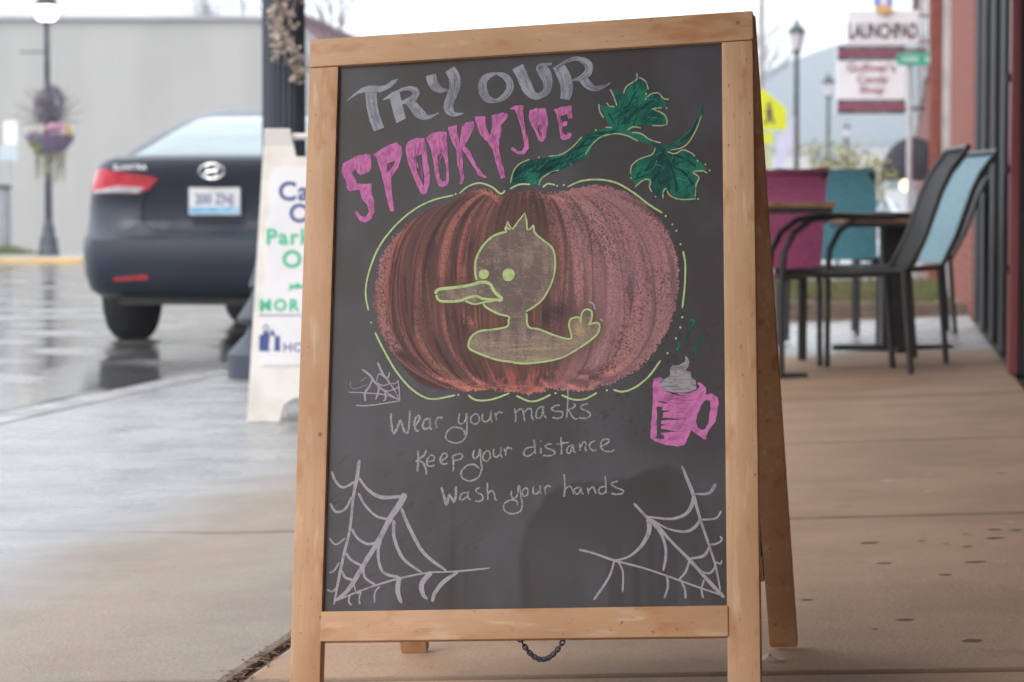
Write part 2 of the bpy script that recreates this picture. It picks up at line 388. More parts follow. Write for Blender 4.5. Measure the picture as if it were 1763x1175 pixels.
# uprights
for sgn, lg in ((-1, .526), (1, .545)):
    a0, a1 = (sgn*W2, sgn*iw); c = (a0+a1)/2; w = W2-iw
    y1 = ih-.0006
    MB().box(B(c, (y1-lg)/2, -TH/2), (w, y1+lg, TH), bu, bv, bev=.0025).build('upright', WV, sign, smooth=True)
MB().box(B(0, ih+TOPR/2, -TH/2), (2*W2+.001, TOPR-.0004, TH), bu, bv, bev=.0025).build('top_rail', WU, sign, smooth=True)
r0 = bp(900, 1048)[1]; r1 = bp(900, 1101)[1]
MB().box(B(.0005, (r0+r1)/2, -TH/2+.003), (2*iw+.003, r0-r1, TH), bu, bv, bev=.0025).build('bottom_rail', WU, sign, smooth=True)
# black panel with painted-on wear, stored as colour per vertex
bx = np.linspace(-iw-.004, iw+.004, 240); by = np.linspace(-ih-.002, ih+.004, 336)
class VN:
    def __init__(s, seed): s.t = np.random.default_rng(seed).random((256, 256))
    def __call__(s, x, y):
        x = np.asarray(x, float)+1000; y = np.asarray(y, float)+1000
        xi = np.floor(x).astype(int); yi = np.floor(y).astype(int); fx = x-xi; fy = y-yi; fx = fx*fx*(3-2*fx); fy = fy*fy*(3-2*fy)
        g = lambda a, b: s.t[a % 256, b % 256]
        return (g(xi, yi)*(1-fx)+g(xi+1, yi)*fx)*(1-fy)+(g(xi, yi+1)*(1-fx)+g(xi+1, yi+1)*fx)*fy
    def f(s, x, y, o=4): return sum(s(x*2**i+i*17.3, y*2**i+i*9.1)*.5**i for i in range(o))/sum(.5**i for i in range(o))
n1, n2, n3, n4, n5 = [VN(i) for i in range(1, 6)]
def inpoly(X, Y, P):
    r = np.zeros(X.shape, bool); n = len(P); j = n-1
    for i in range(n):
        xi, yi = P[i]; xj, yj = P[j]
        c = ((yi > Y) != (yj > Y)) & (X < (xj-xi)*(Y-yi)/(yj-yi+1e-12)+xi); r ^= c; j = i
    return r
def edist(X, Y, P):
    d = np.full(X.shape, 1e9); n = len(P)
    for i in range(n):
        ax, ay = P[i]; bx_, by_ = P[(i+1) % n]; vx, vy = bx_-ax, by_-ay
        t = np.clip(((X-ax)*vx+(Y-ay)*vy)/(vx*vx+vy*vy+1e-12), 0, 1); d = np.minimum(d, np.hypot(X-ax-t*vx, Y-ay-t*vy))
    return d
def sm(x, a, b): t = np.clip((x-a)/(b-a), 0, 1); return t*t*(3-2*t)
def grid_mesh(name, P3, col, mask, mat, parent):
    ny, nx = mask.shape; idx = np.arange(nx*ny).reshape(ny, nx)
    ok = mask[:-1, :-1] & mask[1:, :-1] & mask[:-1, 1:] & mask[1:, 1:]
    q = np.stack([idx[:-1, :-1], idx[:-1, 1:], idx[1:, 1:], idx[1:, :-1]], -1)[ok]
    used = np.unique(q); mp = np.zeros(nx*ny, int); mp[used] = np.arange(len(used)); q = mp[q]
    V = P3.reshape(-1, 3)[used]-np.array(parent_loc(parent)); C = col.reshape(-1, 3)[used]
    me = bpy.data.meshes.new(name); me.from_pydata(V.tolist(), [], q.tolist())
    ca = me.color_attributes.new('paint', 'FLOAT_COLOR', 'POINT'); ca.data.foreach_set('color', np.concatenate([C, np.ones((len(C), 1))], 1).ravel().astype(np.float32))
    me.materials.append(mat); o = bpy.data.objects.new(name, me); COL.objects.link(o); o.parent = parent; return o
def L3(c): return np.array(lin(c))
def mixc(a, b, t): return a*(1-t[..., None])+b*t[..., None]
KC = .80                                                     # display colour -> pigment reflectance on this sign
BX, BY = np.meshgrid(bx, by)
m_board = M('chalkboard_paint', (.05, .05, .05), .42, spec=.34, bump=.05, bscale=500); attr_color(m_board)
c0 = L3((84, 80, 87)); dust = L3((118, 119, 138)); stainc = L3((58, 50, 50))
dn = n1.f(BX*9, BY*7, 5); col = mixc(np.broadcast_to(c0, BX.shape+(3,)), dust, .55*sm(dn, .35, .7)+.12*n2.f(BX*60, BY*25, 3))
stn = [bp(*q) for q in ((893, 1062), (890, 960), (900, 900), (925, 862), (960, 832), (1010, 825), (1060, 822), (1110, 806), (1150, 794), (1182, 812), (1205, 850), (1230, 900), (1262, 960), (1262, 1062))]
ins = np.where(inpoly(BX, BY, stn), edist(BX, BY, stn), -edist(BX, BY, stn))+.010*(n3.f(BX*90, BY*70, 3)-.5)
lowfade = sm(BY, -.36, -.24); drips = sm(n4.f(BX*95, BY*2.5, 3), .42, .56)
stm = .80*sm(ins, -.002, .007)*(.75+.25*n3.f(BX*30, BY*18, 4))*(.25+.75*np.maximum(lowfade, drips*.8)); stm *= 1-.35*sm(BX, .16, .25)
col = mixc(col, stainc, stm)
for px, py, w, h in ((777, 965, .004, .07), (771, 1010, .012, .05), (800, 1000, .003, .03)):
    a, b = bp(px, py); col = mixc(col, stainc, .6*np.exp(-((BX-a)/w)**2-((BY-b)/h)**2))
spk = sm(n5.f(BX*170, BY*170, 2), .70, .76)*np.exp(-((BX-.12)/.16)**2-((BY+.07)/.09)**2); col = mixc(col, L3((40, 36, 38)), .8*spk)
scr = sm(n5.f(BX*40+BY*60, BY*260-BX*180, 2), .76, .82)*sm(-BY, .1, .2)*sm(-BX, -.02, .05); col = mixc(col, L3((50, 48, 52)), .5*scr)
P3 = np.array(bO)+BX[..., None]*np.array(bu)+BY[..., None]*np.array(bv)-np.array(bn)*.0075
panel = grid_mesh('chalkboard_panel', P3, col*np.array([.40, .38, .36]), np.ones(BX.shape, bool), m_board, sign)
MB().box(B(0, 0, -.0075-.0045), (2*iw+.006, 2*ih+.004, .006), bu, bv).build('panel_backing', M('panel_back', (.03, .03, .03), .6, (.04, .04, .04), 10), sign)
# --- drawing helpers, everything in board coordinates on top of the panel
HB = -.0075
ZT = dict(A=(560, 70, 3.56), B=(860, 70, 3.5615), C=(610, 300, 2.9387), D=(880, 300, 2.9378), E=(590, 610, 4.0515), F=(880, 610, 4.0526),
          G=(540, 770, 3.0917), H=(880, 770, 3.0923), M=(1100, 560, 5.106), P=(0, 0, 1))
def zt(k, x, y): a, b, s = ZT[k]; return a+x/s, b+y/s
PXM = 1/1290.
class Draw(MB):
    h = .00025
    def P(s, a, b): return B(a, b, HB+s.h)
    def stroke(s, k, pts, w=12, rough=.12, sub=5, taper=True):
        sc = ZT[k][2]; q = []
        for p in pts:
            x, y = zt(k, p[0], p[1]); a, b = bp(x, y); q.append((a, b, (p[2] if len(p) > 2 else w)/sc*PXM))
        if len(q) == 1: return
        Q = []
        for i in range(len(q)-1):
            p0 = q[max(i-1, 0)]; p1 = q[i]; p2 = q[i+1]; p3 = q[min(i+2, len(q)-1)]
            for j in range(sub):
                t = j/sub
                Q.append(tuple(.5*((2*p1[m])+(-p0[m]+p2[m])*t+(2*p0[m]-5*p1[m]+4*p2[m]-p3[m])*t*t+(-p0[m]+3*p1[m]-3*p2[m]+p3[m])*t**3) for m in range(3)))
        Q.append(q[-1]); s.h += .000006
        V = []; N = len(Q)
        for i, (a, b, ww) in enumerate(Q):
            a0, b0, _ = Q[max(i-1, 0)]; a1, b1, _ = Q[min(i+1, N-1)]; dx, dy = a1-a0, b1-b0; L = math.hypot(dx, dy) or 1e-9
            nx, ny = -dy/L, dx/L; e = .5*ww
            if i in (0, N-1) and taper: e *= .55
            e1 = e*(1+random.uniform(-rough, rough)); e2 = e*(1+random.uniform(-rough, rough))
            V += [s.P(a+nx*e1, b+ny*e1), s.P(a-nx*e2, b-ny*e2)]
        o = len(s.v); s.v += [tuple(v) for v in V]; s.f += [(o+2*i, o+2*i+1, o+2*i+3, o+2*i+2) for i in range(N-1)]
    def dot(s, k, x, y, r):
        s.h += .000006; x, y = zt(k, x, y); a, b = bp(x, y); r = r/ZT[k][2]*PXM; n = 12; o = len(s.v)
        s.v += [tuple(s.P(a+r*math.cos(2*PI*i/n)*random.uniform(.9, 1.05), b+r*math.sin(2*PI*i/n)*random.uniform(.9, 1.05))) for i in range(n)]; s.f.append(tuple(range(o, o+n)))
    def poly(s, k, outer, holes=(), jit=0):
        s.h += .000006; loops = []
        for lp in [outer]+list(holes):
            Q = []
            for i, p in enumerate(lp):
                q = lp[(i+1) % len(lp)]; a = bp(*zt(k, *p)); b = bp(*zt(k, *q)); L = math.hypot(b[0]-a[0], b[1]-a[1]); m = max(1, int(L/.004))
                for t in range(m):
                    Q.append(Vector((a[0]+(b[0]-a[0])*t/m+random.uniform(-jit, jit), a[1]+(b[1]-a[1])*t/m+random.uniform(-jit, jit), 0)))
            loops.append(Q)
        tr = tessellate_polygon(loops); fl = [v for l_ in loops for v in l_]
        o = len(s.v); s.v += [tuple(s.P(v.x, v.y)) for v in fl]; s.f += [tuple(i+o for i in t) for t in tr]
def chalk(name, c, c2, lo=.5, hi=.62, scale=90, st=(1, 1, 1), rough=.85):
    f = lambda q: tuple(v*KC for v in lin(q)); return M(name, f(c), rough, f(c2), scale, lo, hi, st=st, spec=.2, detail=5)
m_grey = chalk('grey_chalk_marker', (172, 174, 188), (146, 146, 160), .45, .7, 60, (1, 3, .6))
m_greyh = chalk('grey_chalk', (176, 179, 180), (120, 121, 126), .46, .66, 420)
m_web = chalk('web_chalk', (178, 174, 186), (144, 140, 152), .5, .7, 120)
m_pink = chalk('pink_chalk_marker', (222, 132, 194), (186, 110, 164), .42, .66, 130, (1, 3, .5))
m_lime = chalk('lime_chalk_marker', (200, 224, 158), (170, 194, 140), .5, .7, 160)
m_lime2 = chalk('pale_green_chalk', (184, 196, 152), (148, 156, 128), .5, .7, 160)
m_green = chalk('green_chalk_marker', (44, 128, 106), (38, 86, 84), .42, .6, 42, (1, 1, .5))
m_cream = chalk('cream_chalk', (172, 170, 178), (132, 130, 138), .45, .6, 90, (.5, 1, 3))
m_gold = chalk('gold_chalk', (160, 140, 110), (140, 125, 110))
m_dkg = chalk('dark_green_streak', (34, 78, 78), (30, 66, 68)); m_ltg = chalk('light_green_streak', (66, 160, 126), (50, 140, 110))

# pumpkin, painted per vertex
px = np.arange(628, 1186, 1.05); py = np.arange(300, 696, 1.05); PX, PY = np.meshgrid(px, py)
pk = [(768, 346), (752, 347), (705, 375), (671, 405), (648, 446), (640, 490), (639, 531), (651, 572), (668, 606), (692, 637), (722, 664), (746, 673), (783, 672), (800, 676), (830, 675), (850, 672),
      (875, 676), (905, 680), (925, 678), (948, 669), (975, 674), (1012, 674), (1030, 667), (1057, 661), (1098, 637), (1125, 610), (1149, 572), (1164, 531), (1169, 490), (1169, 446), (1159, 409), (1139, 375),
      (1115, 351), (1081, 327), (1043, 315), (1013, 313), (982, 320), (968, 324), (940, 328), (920, 322), (882, 324), (862, 333), (845, 322), (815, 319), (790, 330)]
ed_ = edist(PX, PY, pk); inside = inpoly(PX, PY, pk); sdist = np.where(inside, ed_, -ed_)+2.6*(n1.f(PX/9, PY/9, 3)-.5)*2
mask = sdist > 0
cxp, cyp, Hh = 905., 498., 190.
v = (PY-cyp)/Hh; Wd = 272*np.sqrt(np.clip(1-np.abs(v)**2.7, .03, 1)); u = (PX-cxp)/Wd
wv = u+.10*(n2.f(PX/70, PY/60, 3)-.5)
s2 = n4.f(wv*60+5, v*2.5, 2); gr = rng.random(PX.shape); gr2 = n2(PX/1.5, PY/1.5); gr3 = n3(PX/2.6, PY/3.2)
dark = L3((72, 58, 64)); base = L3((108, 80, 78)); cor = L3((206, 122, 110)); brn = L3((112, 82, 72))
C = mixc(mixc(np.broadcast_to(base, PX.shape+(3,)), L3((136, 100, 106)), sm(u, .15, .4)), dark, .6*sm(n1.f(wv*9, v*2.2, 3), .38, .66))
tooth = .55*gr2+.25*gr3+.20*gr
def pstroke(u0, v0, v1, wdt, c_, al, dr=0, grain=.5, wob=.01):
    uu = u0+dr*v+wob*np.sin(v*3+u0*40); d_ = np.abs(u*Wd-uu*Wd)/(wdt*(1+.35*np.sin(v*5+u0*70)))
    m = d_ < 1
    a_ = (1-d_**3)*sm(v, v0-.04, v0+.05)*sm(-v, -v1-.04, -v1+.05)*al
    a_ = np.where(m, a_, 0)*sm(tooth, grain-.18, grain+.12)
    return a_
PR = random.Random(21); lin_ = lambda *c_: L3(c_)
for i in range(430):
    t = PR.random()
    if t < .42:
        u0 = PR.uniform(-.97, .2); c_ = PR.choice([lin_(146, 92, 84), lin_(126, 78, 74), lin_(166, 98, 88), lin_(150, 104, 92), lin_(80, 64, 68), lin_(164, 112, 94), lin_(74, 60, 66), lin_(186, 104, 94)]); w_ = PR.uniform(1.2, 5); al = PR.uniform(.4, .85); g_ = PR.uniform(.25, .5)
    elif t < .88:
        u0 = PR.uniform(.16, .99); c_ = PR.choice([lin_(170, 120, 126), lin_(162, 112, 120), lin_(182, 124, 122), lin_(150, 104, 112), lin_(194, 124, 116), lin_(176, 128, 134), lin_(104, 82, 90)]); w_ = PR.uniform(3, 11); al = PR.uniform(.35, .8); g_ = PR.uniform(.46, .62)
    else:
        u0 = PR.uniform(-.6, .5); c_ = PR.choice([lin_(200, 112, 100), lin_(60, 50, 58), lin_(130, 90, 74)]); w_ = PR.uniform(1.5, 4); al = PR.uniform(.4, .8); g_ = .45
    vm = PR.uniform(-.9, .9); L_ = PR.uniform(.15, .75)
    C = mixc(C, c_, pstroke(u0, max(vm-L_, -1), min(vm+L_, 1), w_, c_, al, PR.uniform(-.03, .03), g_))
right = sm(u, .2, .4); C = mixc(C, L3((158, 112, 118)), .28*right*sm(tooth, .42, .62))
for c_, w_, k_ in ((.24, 4, .55), (.44, 3, .5), (.62, 2.2, .4), (.80, 2.0, .35), (.13, 10, .6), (-.47, 5, .5), (-.64, 8, .55), (-.80, 6, .4), (-.26, 5, .4), (-.05, 9, .5)):
    C = mixc(C, dark*.9, pstroke(c_, -.86, .86, w_, dark, k_, .0, .25, .02))
for c_, w_, k_, a0, a1, g_, q_ in ((-.93, 14, .85, -.55, .55, .47, (186, 126, 126)), (-.55, 5, .7, -.9, -.05, .40, (190, 118, 108)), (-.40, 4, .6, -.2, .3, .35, (186, 112, 104)), (.33, 9, .75, -.85, .45, .50, (190, 128, 126)), (.52, 8, .65, -.8, .8, .52, (192, 134, 136)), (.71, 8, .7, -.7, .8, .5, (178, 122, 126)),
                               (.90, 6, .6, -.6, .7, .5, (184, 126, 126)), (.96, 5, .6, -.7, .75, .5, (196, 130, 122)), (-.70, 3, .6, -.2, .6, .45, (150, 96, 96))):
    C = mixc(C, L3(q_), pstroke(c_, a0, a1, w_, None, k_, 0, g_, .01))
bot = sm(v+.10*(n1.f(PX/30, PY/20, 3)-.5), .80, .92)*sm(-np.abs(wv), -1.2, -.6)
scal = 672+9*np.abs(np.sin((PX-655)/72.*PI))**.5; C = mixc(C, dark*.8, .8*(PY > scal)*sm(tooth, .3, .5))
C = mixc(C, L3((224, 138, 124)), .75*np.exp(-((PY-scal+5)/3.5)**2)*sm(n1.f(PX/18, PY/5, 3), .42, .58)*sm(-np.abs(PX-880), -200, -120))
C = mixc(C, cor, .9*bot*sm(n4.f(PX/16+PY/9, PY/3.2, 3), .46, .62)*(1-sm(PX, 1010, 1060)*.6))
C = mixc(C, cor, .5*sm(-v, .82, .95)*sm(n4.f(PX/16, PY/3, 3), .45, .62))
for x0_, y0_, dx_, dy_ in ((760, 652, 30, 9), (800, 668, 24, 4), (822, 655, 18, 10), (985, 665, 14, 6), (940, 662, 10, 8), (1050, 640, 26, -12), (835, 330, 16, 6), (850, 338, 8, 10), (960, 340, 22, 8)):
    q_ = ((PX-x0_)*dx_+(PY-y0_)*dy_)/math.hypot(dx_, dy_); r_ = ((PX-x0_)*dy_-(PY-y0_)*dx_)/math.hypot(dx_, dy_)
    C = mixc(C, L3((222, 134, 120)), .85*np.exp(-(q_/math.hypot(dx_, dy_))**2-((r_-q_*q_*.006)/3.2)**2)*sm(tooth, .25, .5))
midb = np.exp(-((PX-915)/75)**2-((PY-648)/15)**2); C = mixc(C, L3((186, 96, 96)), .8*midb*sm(n3.f(PX/4, PY/16, 2), .45, .6))
C = mixc(C, L3((72, 56, 62)), .75*np.exp(-((PX-1010)/38)**2-((PY-646)/16)**2)*sm(n3.f(PX/20, PY/8, 2), .35, .6))
C = mixc(C, L3((64, 54, 62)), .8*np.exp(-((PX-960)/26)**2-((PY-535)/20)**2)); C = mixc(C, L3((84, 70, 74)), .6*np.exp(-((PX-905)/75)**2-((PY-378)/40)**2))
C = mixc(C, cor, .9*np.exp(-((PX-811)/8)**2-((PY-556-(PX-811)*.8)/7)**2)*sm(gr2, .2, .5))
C = mixc(C, cor, 1.0*np.exp(-((PX-1142)/2.5)**2-((PY-437)/2.5)**2))
duck = [(818, 480), (816, 460), (820, 440), (831, 419), (848, 404), (869, 395), (872, 379), (880, 393), (902, 365), (906, 393), (917, 387), (919, 399), (935, 412), (950, 426), (954, 450), (950, 480), (935, 511), (917, 526), (903, 535),
        (905, 536), (908, 560), (928, 566), (958, 577), (981, 581), (978, 559), (982, 547), (996, 545), (998, 555), (1000, 538), (1008, 531), (1017, 535), (1016, 550), (1012, 557), (1026, 554), (1031, 562), (1023, 577), (992, 600), (958, 617), (907, 624), (880, 622),
        (855, 618), (821, 606), (805, 596), (809, 579), (823, 569), (848, 565), (871, 560), (874, 550), (873, 543), (855, 538), (836, 528), (829, 520), (800, 518), (760, 518), (748, 504), (753, 495), (780, 493), (807, 489)]
di = inpoly(PX, PY, duck); dd = edist(PX, PY, duck)
C = mixc(C, brn, .75*np.exp(-(dd/18)**2)*(~di)*sm(tooth, .2, .5));
dc = mixc(np.broadcast_to(L3((118, 104, 100)), C.shape), L3((150, 134, 122)), .8*sm(n1.f(PX/14, PY/40, 4)+.25*sm(PY, 540, 600)+.12*sm(PX, 900, 950), .42, .8))
dc = mixc(dc, L3((100, 88, 86)), .6*np.exp(-((PX-850)/26)**2-((PY-455)/38)**2)+.5*np.exp(-((PX-892)/9)**2-((PY-540)/30)**2))
dc = mixc(dc, L3((178, 164, 132)), .5*sm(n5.f(PX/30+PY/8, PY/3, 3), .56, .7)*sm(PY, 570, 600))
dc = mixc(dc, L3((186, 164, 124)), .8*np.exp(-((PX-996)/9)**2-((PY-566)/13)**2))
dc = mixc(dc, L3((92, 82, 82)), .5*sm(-tooth, -.42, -.25)); dc = mixc(dc, L3((164, 148, 128)), .45*sm(n3.f(PX/16-PY/40, PY/3.0, 3), .54, .7)*sm(tooth, .4, .6))
C = np.where(di[..., None], dc, C); C *= (1+.16*(gr[..., None]-.5))
aa = np.array([bp(900, 500)]);
g_ = C@np.array([.3, .5, .2]); C = np.where(di[..., None], C, (C*.84+g_[..., None]*.16)*(.90+.12*sm(u, .1, .4))[..., None])
rx, ry = (PX-CX)/FPX, (CY-PY)/FPX; D = cF+rx[..., None]*cR+ry[..., None]*cU; nn = bR[:, 2]; kk = ((bT-cC)@nn)/(D@nn)
Q = cC+kk[..., None]*D+nn*(HB+.0002)
m_pk = M('pumpkin_chalk', (.2, .1, .1), .8, spec=.2); attr_color(m_pk)
mask &= ((tooth > .62-sdist*.07) | (sdist > 6))
grid_mesh('pumpkin_drawing', Q, C*1.0, mask, m_pk, panel)

# leaves and stem
d = Draw(); d.h = .0003
st_ = [(60, 880), (80, 800), (130, 740), (240, 712), (370, 695), (450, 640), (530, 570), (600, 535), (690, 525), (780, 540), (850, 560), (960, 630), (1040, 630), (1110, 590), (1170, 530), (1220, 440), (1235, 380), (1250, 390), (1235, 460), (1180, 550), (1130, 610), (1050, 660), (960, 650), (880, 615), (790, 580), (710, 562), (620, 590), (570, 630), (540, 700), (450, 750), (360, 785), (270, 820), (230, 880), (140, 870)]
l1 = [(612, 385), (655, 392), (715, 385), (675, 290), (740, 305), (760, 330), (780, 270), (840, 205), (900, 250), (900, 330), (960, 318), (1020, 370), (1010, 400), (935, 408), (985, 430), (1020, 480), (1005, 510), (930, 512), (850, 510), (780, 545), (690, 540), (640, 465)]
l2 = [(955, 650), (1020, 645), (1060, 680), (1130, 665), (1190, 700), (1270, 780), (1240, 800), (1185, 800), (1215, 840), (1200, 960), (1100, 965), (1050, 935), (1015, 905), (995, 940), (950, 945), (915, 870), (880, 845), (830, 880), (800, 830), (800, 760), (850, 710), (930, 680)]
for nm, P_ in (('stem_drawing', st_), ('leaf_drawing', l1), ('leaf_drawing', l2)):
    d = Draw(); d.h = .0003+(.00002 if nm[0] == 'l' else 0); d.poly('B', P_, jit=.0006); d.build(nm, m_green, panel, fix=False)
for q in ([(897, 733), (922, 740), (890, 800), (885, 845)], [(938, 815), (962, 822), (930, 870), (932, 903)], [(840, 845), (848, 860), (833, 888)]):
    d = Draw(); d.stroke('D', q, 13); d.build('steam_drawing', m_green, panel, fix=False)

for nm, mm, lst in (('leaf_shading', m_dkg, [[(90, 830), (160, 760), (300, 730), (430, 680), (520, 610)], [(220, 850), (300, 770), (420, 730), (520, 680)], [(740, 500), (830, 430), (920, 370), (980, 350)], [(760, 500), (780, 400), (830, 300)], [(700, 500), (660, 430)],
                         [(1000, 680), (1050, 760), (1120, 800), (1180, 880)], [(990, 690), (980, 780), (930, 850)], [(1030, 690), (1120, 710), (1200, 760)], [(560, 590), (620, 560), (700, 545)], [(1100, 615), (1170, 550), (1215, 470)], [(1020, 720), (1060, 820), (1080, 920)]]),
                    ('leaf_highlight', m_ltg, [[(120, 850), (180, 780)], [(200, 860), (250, 800)], [(800, 380), (850, 290)], [(900, 465), (960, 470)], [(720, 460), (740, 360)], [(850, 830), (850, 780)], [(1090, 830), (1140, 850)], [(1160, 730), (1210, 760)], [(960, 720), (940, 790)]])):
    d = Draw(); d.h = .0005
    for q in lst:
        for _ in range(2 if mm is m_dkg else 1): d.stroke('B', [(x+random.uniform(-8, 8), y+random.uniform(-8, 8)) for x, y in q], random.uniform(5, 13) if mm is m_dkg else 5, .4)
    tag(d.build(nm, mm, panel, fix=False), kind='stuff')
# lime outlines
d = Draw(); d.h = .0006
for q in ([(497, 100), (400, 122), (300, 170), (200, 255), (120, 360), (70, 480), (50, 590), (65, 685)], [(98, 795), (140, 880), (200, 985), (270, 1070), (340, 1120), (400, 1133), (505, 1113)], [(525, 92), (570, 55), (630, 38), (690, 58), (735, 92), (758, 75)],
          [(782, 68), (830, 45), (885, 45)], [(570, 1112), (610, 1138), (690, 1135), (780, 1103)]): d.stroke('C', q, 9)
for q in ([(20, 1115), (80, 1142), (130, 1140), (195, 1110)], [(250, 1112), (310, 1135), (370, 1132), (430, 1100)], [(512, 1085), (560, 1095), (620, 1075), (690, 1020), (752, 937)], [(866, 383), (877, 450), (874, 560), (862, 672)],
          [(280, 58), (350, 28), (440, 20), (530, 38), (620, 90), (690, 145), (762, 190)], [(155, 60), (180, 42), (218, 48)]): d.stroke('D', q, 9)
for x, y in ((507, 94), (78, 745), (520, 1112)): d.dot('C', x, y, 5)
for x, y in ((220, 1103), (480, 1088), (787, 900), (830, 825), (852, 770), (862, 718), (832, 280), (812, 248), (778, 205), (853, 348), (228, 52), (262, 48)): d.dot('D', x, y, 5.5)
d.build('pumpkin_outline', m_lime, panel, fix=False)
d = Draw(); d.h = .0006
for q in ([(60, 865), (80, 790), (120, 745), (178, 720)], [(295, 700), (370, 690), (440, 645), (500, 580)], [(645, 522), (685, 525)], [(235, 880), (250, 840), (300, 805), (360, 785)], [(520, 690), (560, 630), (620, 580), (710, 562), (780, 575), (845, 608)],
          [(805, 555), (860, 560), (920, 600), (985, 618)], [(605, 380), (608, 420), (632, 465)], [(652, 372), (670, 392), (698, 395)], [(672, 290), (690, 320), (715, 390)], [(755, 315), (775, 270), (835, 230), (835, 190)], [(850, 215), (890, 240), (908, 290)],
          [(885, 355), (920, 320), (970, 312), (1000, 345), (1035, 352)], [(930, 412), (960, 405), (990, 403)], [(945, 415), (1000, 440), (1022, 480), (1010, 510), (930, 512)], [(780, 540), (815, 520), (862, 528)], [(950, 650), (930, 690), (850, 720), (805, 760), (798, 810)],
          [(825, 890), (880, 845), (920, 850), (915, 890), (930, 920)], [(998, 960), (1000, 920), (1015, 900), (1040, 940), (1100, 965), (1200, 963)], [(1195, 950), (1200, 880), (1218, 830), (1183, 798), (1240, 790), (1270, 805)], [(1025, 672), (1070, 685), (1120, 662), (1170, 680), (1195, 702)],
          [(1045, 662), (1130, 640), (1190, 560), (1235, 450)]): d.stroke('B', q, 8)
for x, y in ((235, 708), (585, 540), (432, 750), (895, 317), (1020, 405), (800, 835), (952, 948), (1213, 963), (1285, 788), (1258, 750), (1210, 728)): d.dot('B', x, y, 6)
d.build('leaf_outline', m_lime2, panel, fix=False)
d = Draw(); d.h = .0006
d.stroke('C', [(612, 530), (605, 470), (615, 410), (650, 350), (700, 305), (762, 285)], 11); d.stroke('C', [(762, 280), (770, 232), (795, 272), (858, 190), (870, 275), (895, 258)], 9, sub=2)
d.stroke('D', [(98, 262), (108, 255), (115, 290), (160, 330), (205, 370), (218, 440), (205, 530), (160, 620), (110, 665), (68, 690)], 9); d.stroke('D', [(72, 695), (82, 765), (140, 780), (230, 815), (298, 825), (288, 760), (300, 725), (340, 720), (348, 750), (352, 700), (375, 678), (403, 690), (400, 735), (388, 755), (430, 745), (443, 770), (420, 815), (330, 880), (230, 930), (80, 952), (0, 947)], 9)
d.stroke('C', [(800, 945), (720, 935), (620, 900), (572, 870), (585, 820), (625, 790), (700, 780), (768, 765), (775, 735), (775, 715), (720, 700), (665, 670), (645, 648)], 10)
d.stroke('C', [(405, 600), (420, 578), (500, 568), (580, 555), (640, 540), (680, 550), (705, 590), (740, 625), (722, 636)], 16); d.stroke('C', [(408, 605), (430, 636), (520, 636), (560, 622), (610, 612), (650, 625), (735, 632)], 13); d.stroke('C', [(555, 635), (600, 652), (650, 642), (700, 636)], 9)
d.dot('C', 650, 500, 27); d.dot('C', 776, 503, 34); d.stroke('C', [(765, 290), (758, 262), (785, 275)], 8)
d.build('duck_outline', m_lime, panel, fix=False)
d = Draw(); d.stroke('D', [(388, 640), (410, 650), (420, 680)], 8); d.stroke('D', [(445, 725), (460, 738)], 8); d.h = .0007
d.build('duck_smudge', m_web, panel, fix=False)
def pin(x, y, P):
    r = False; j = len(P)-1
    for i in range(len(P)):
        if (P[i][1] > y) != (P[j][1] > y) and x < (P[j][0]-P[i][0])*(y-P[i][1])/(P[j][1]-P[i][1])+P[i][0]: r = not r
        j = i
    return r
def scribble(name, mat, items, n, ang, ln, w, h=.0007, jit=.25):
    d = Draw(); d.h = h; Rn = random.Random(len(items)*7+n)
    for k, P in items:
        xs = [p[0] for p in P]; ys = [p[1] for p in P]; c = 0; t = 0
        while c < n and t < n*30:
            t += 1; x = Rn.uniform(min(xs), max(xs)); y = Rn.uniform(min(ys), max(ys)); a = ang+Rn.gauss(0, jit); L = ln*Rn.uniform(.4, 1.2)
            q = [(x+L*u_*math.cos(a), y+L*u_*math.sin(a)) for u_ in (-.5, 0, .5)]
            if all(pin(*z, P) for z in q): d.stroke(k, q, w*Rn.uniform(.5, 1.2), .4, sub=2); c += 1
    return tag(d.build(name, mat, panel, fix=False), kind='stuff')
PINKP = []; _op = Draw.poly
def _poly(s, k, outer, holes=(), jit=0): PINKP.append((k, outer)); _op(s, k, outer, holes, jit or .0004)
# TRY OUR
d = Draw(); d.h = .0003
d.poly('A', [(122, 360), (165, 318), (215, 280), (262, 265), (330, 268), (365, 262), (400, 235), (438, 222), (432, 240), (390, 280), (330, 308), (240, 305), (190, 318), (128, 360)]); d.poly('A', [(236, 305), (306, 310), (310, 380), (325, 450), (353, 525), (290, 547), (262, 480), (245, 400)])
d.poly('A', [(343, 352), (400, 308), (445, 290), (452, 330), (470, 400), (485, 468), (428, 497), (405, 420), (388, 345), (350, 355)])
RIB = []
def S(k, q, w=12, **kw): RIB.append((k, q)); d.stroke(k, q, w, **kw)
S('A', [(440, 300, 22), (500, 283, 28), (545, 300, 42), (540, 335, 45), (500, 360, 38), (430, 378, 12)]); S('A', [(500, 360, 50), (540, 400, 60), (575, 440, 62), (620, 462, 32), (690, 433, 8)], rough=.05)
S('A', [(640, 200, 66), (652, 250, 64), (690, 290, 45), (745, 295, 14)], rough=.04, taper=False); S('A', [(755, 165, 66), (785, 220, 74), (782, 290, 68), (755, 360, 64), (750, 410, 60), (780, 442, 32), (838, 437, 6)], rough=.04, taper=False)
S('A', [(1040, 190, 18), (985, 210, 44), (958, 250, 54), (962, 305, 54), (990, 348, 46), (1040, 358, 26), (1090, 335, 40), (1122, 290, 46), (1122, 245, 44), (1092, 208, 38), (1040, 190, 16)], rough=.04)
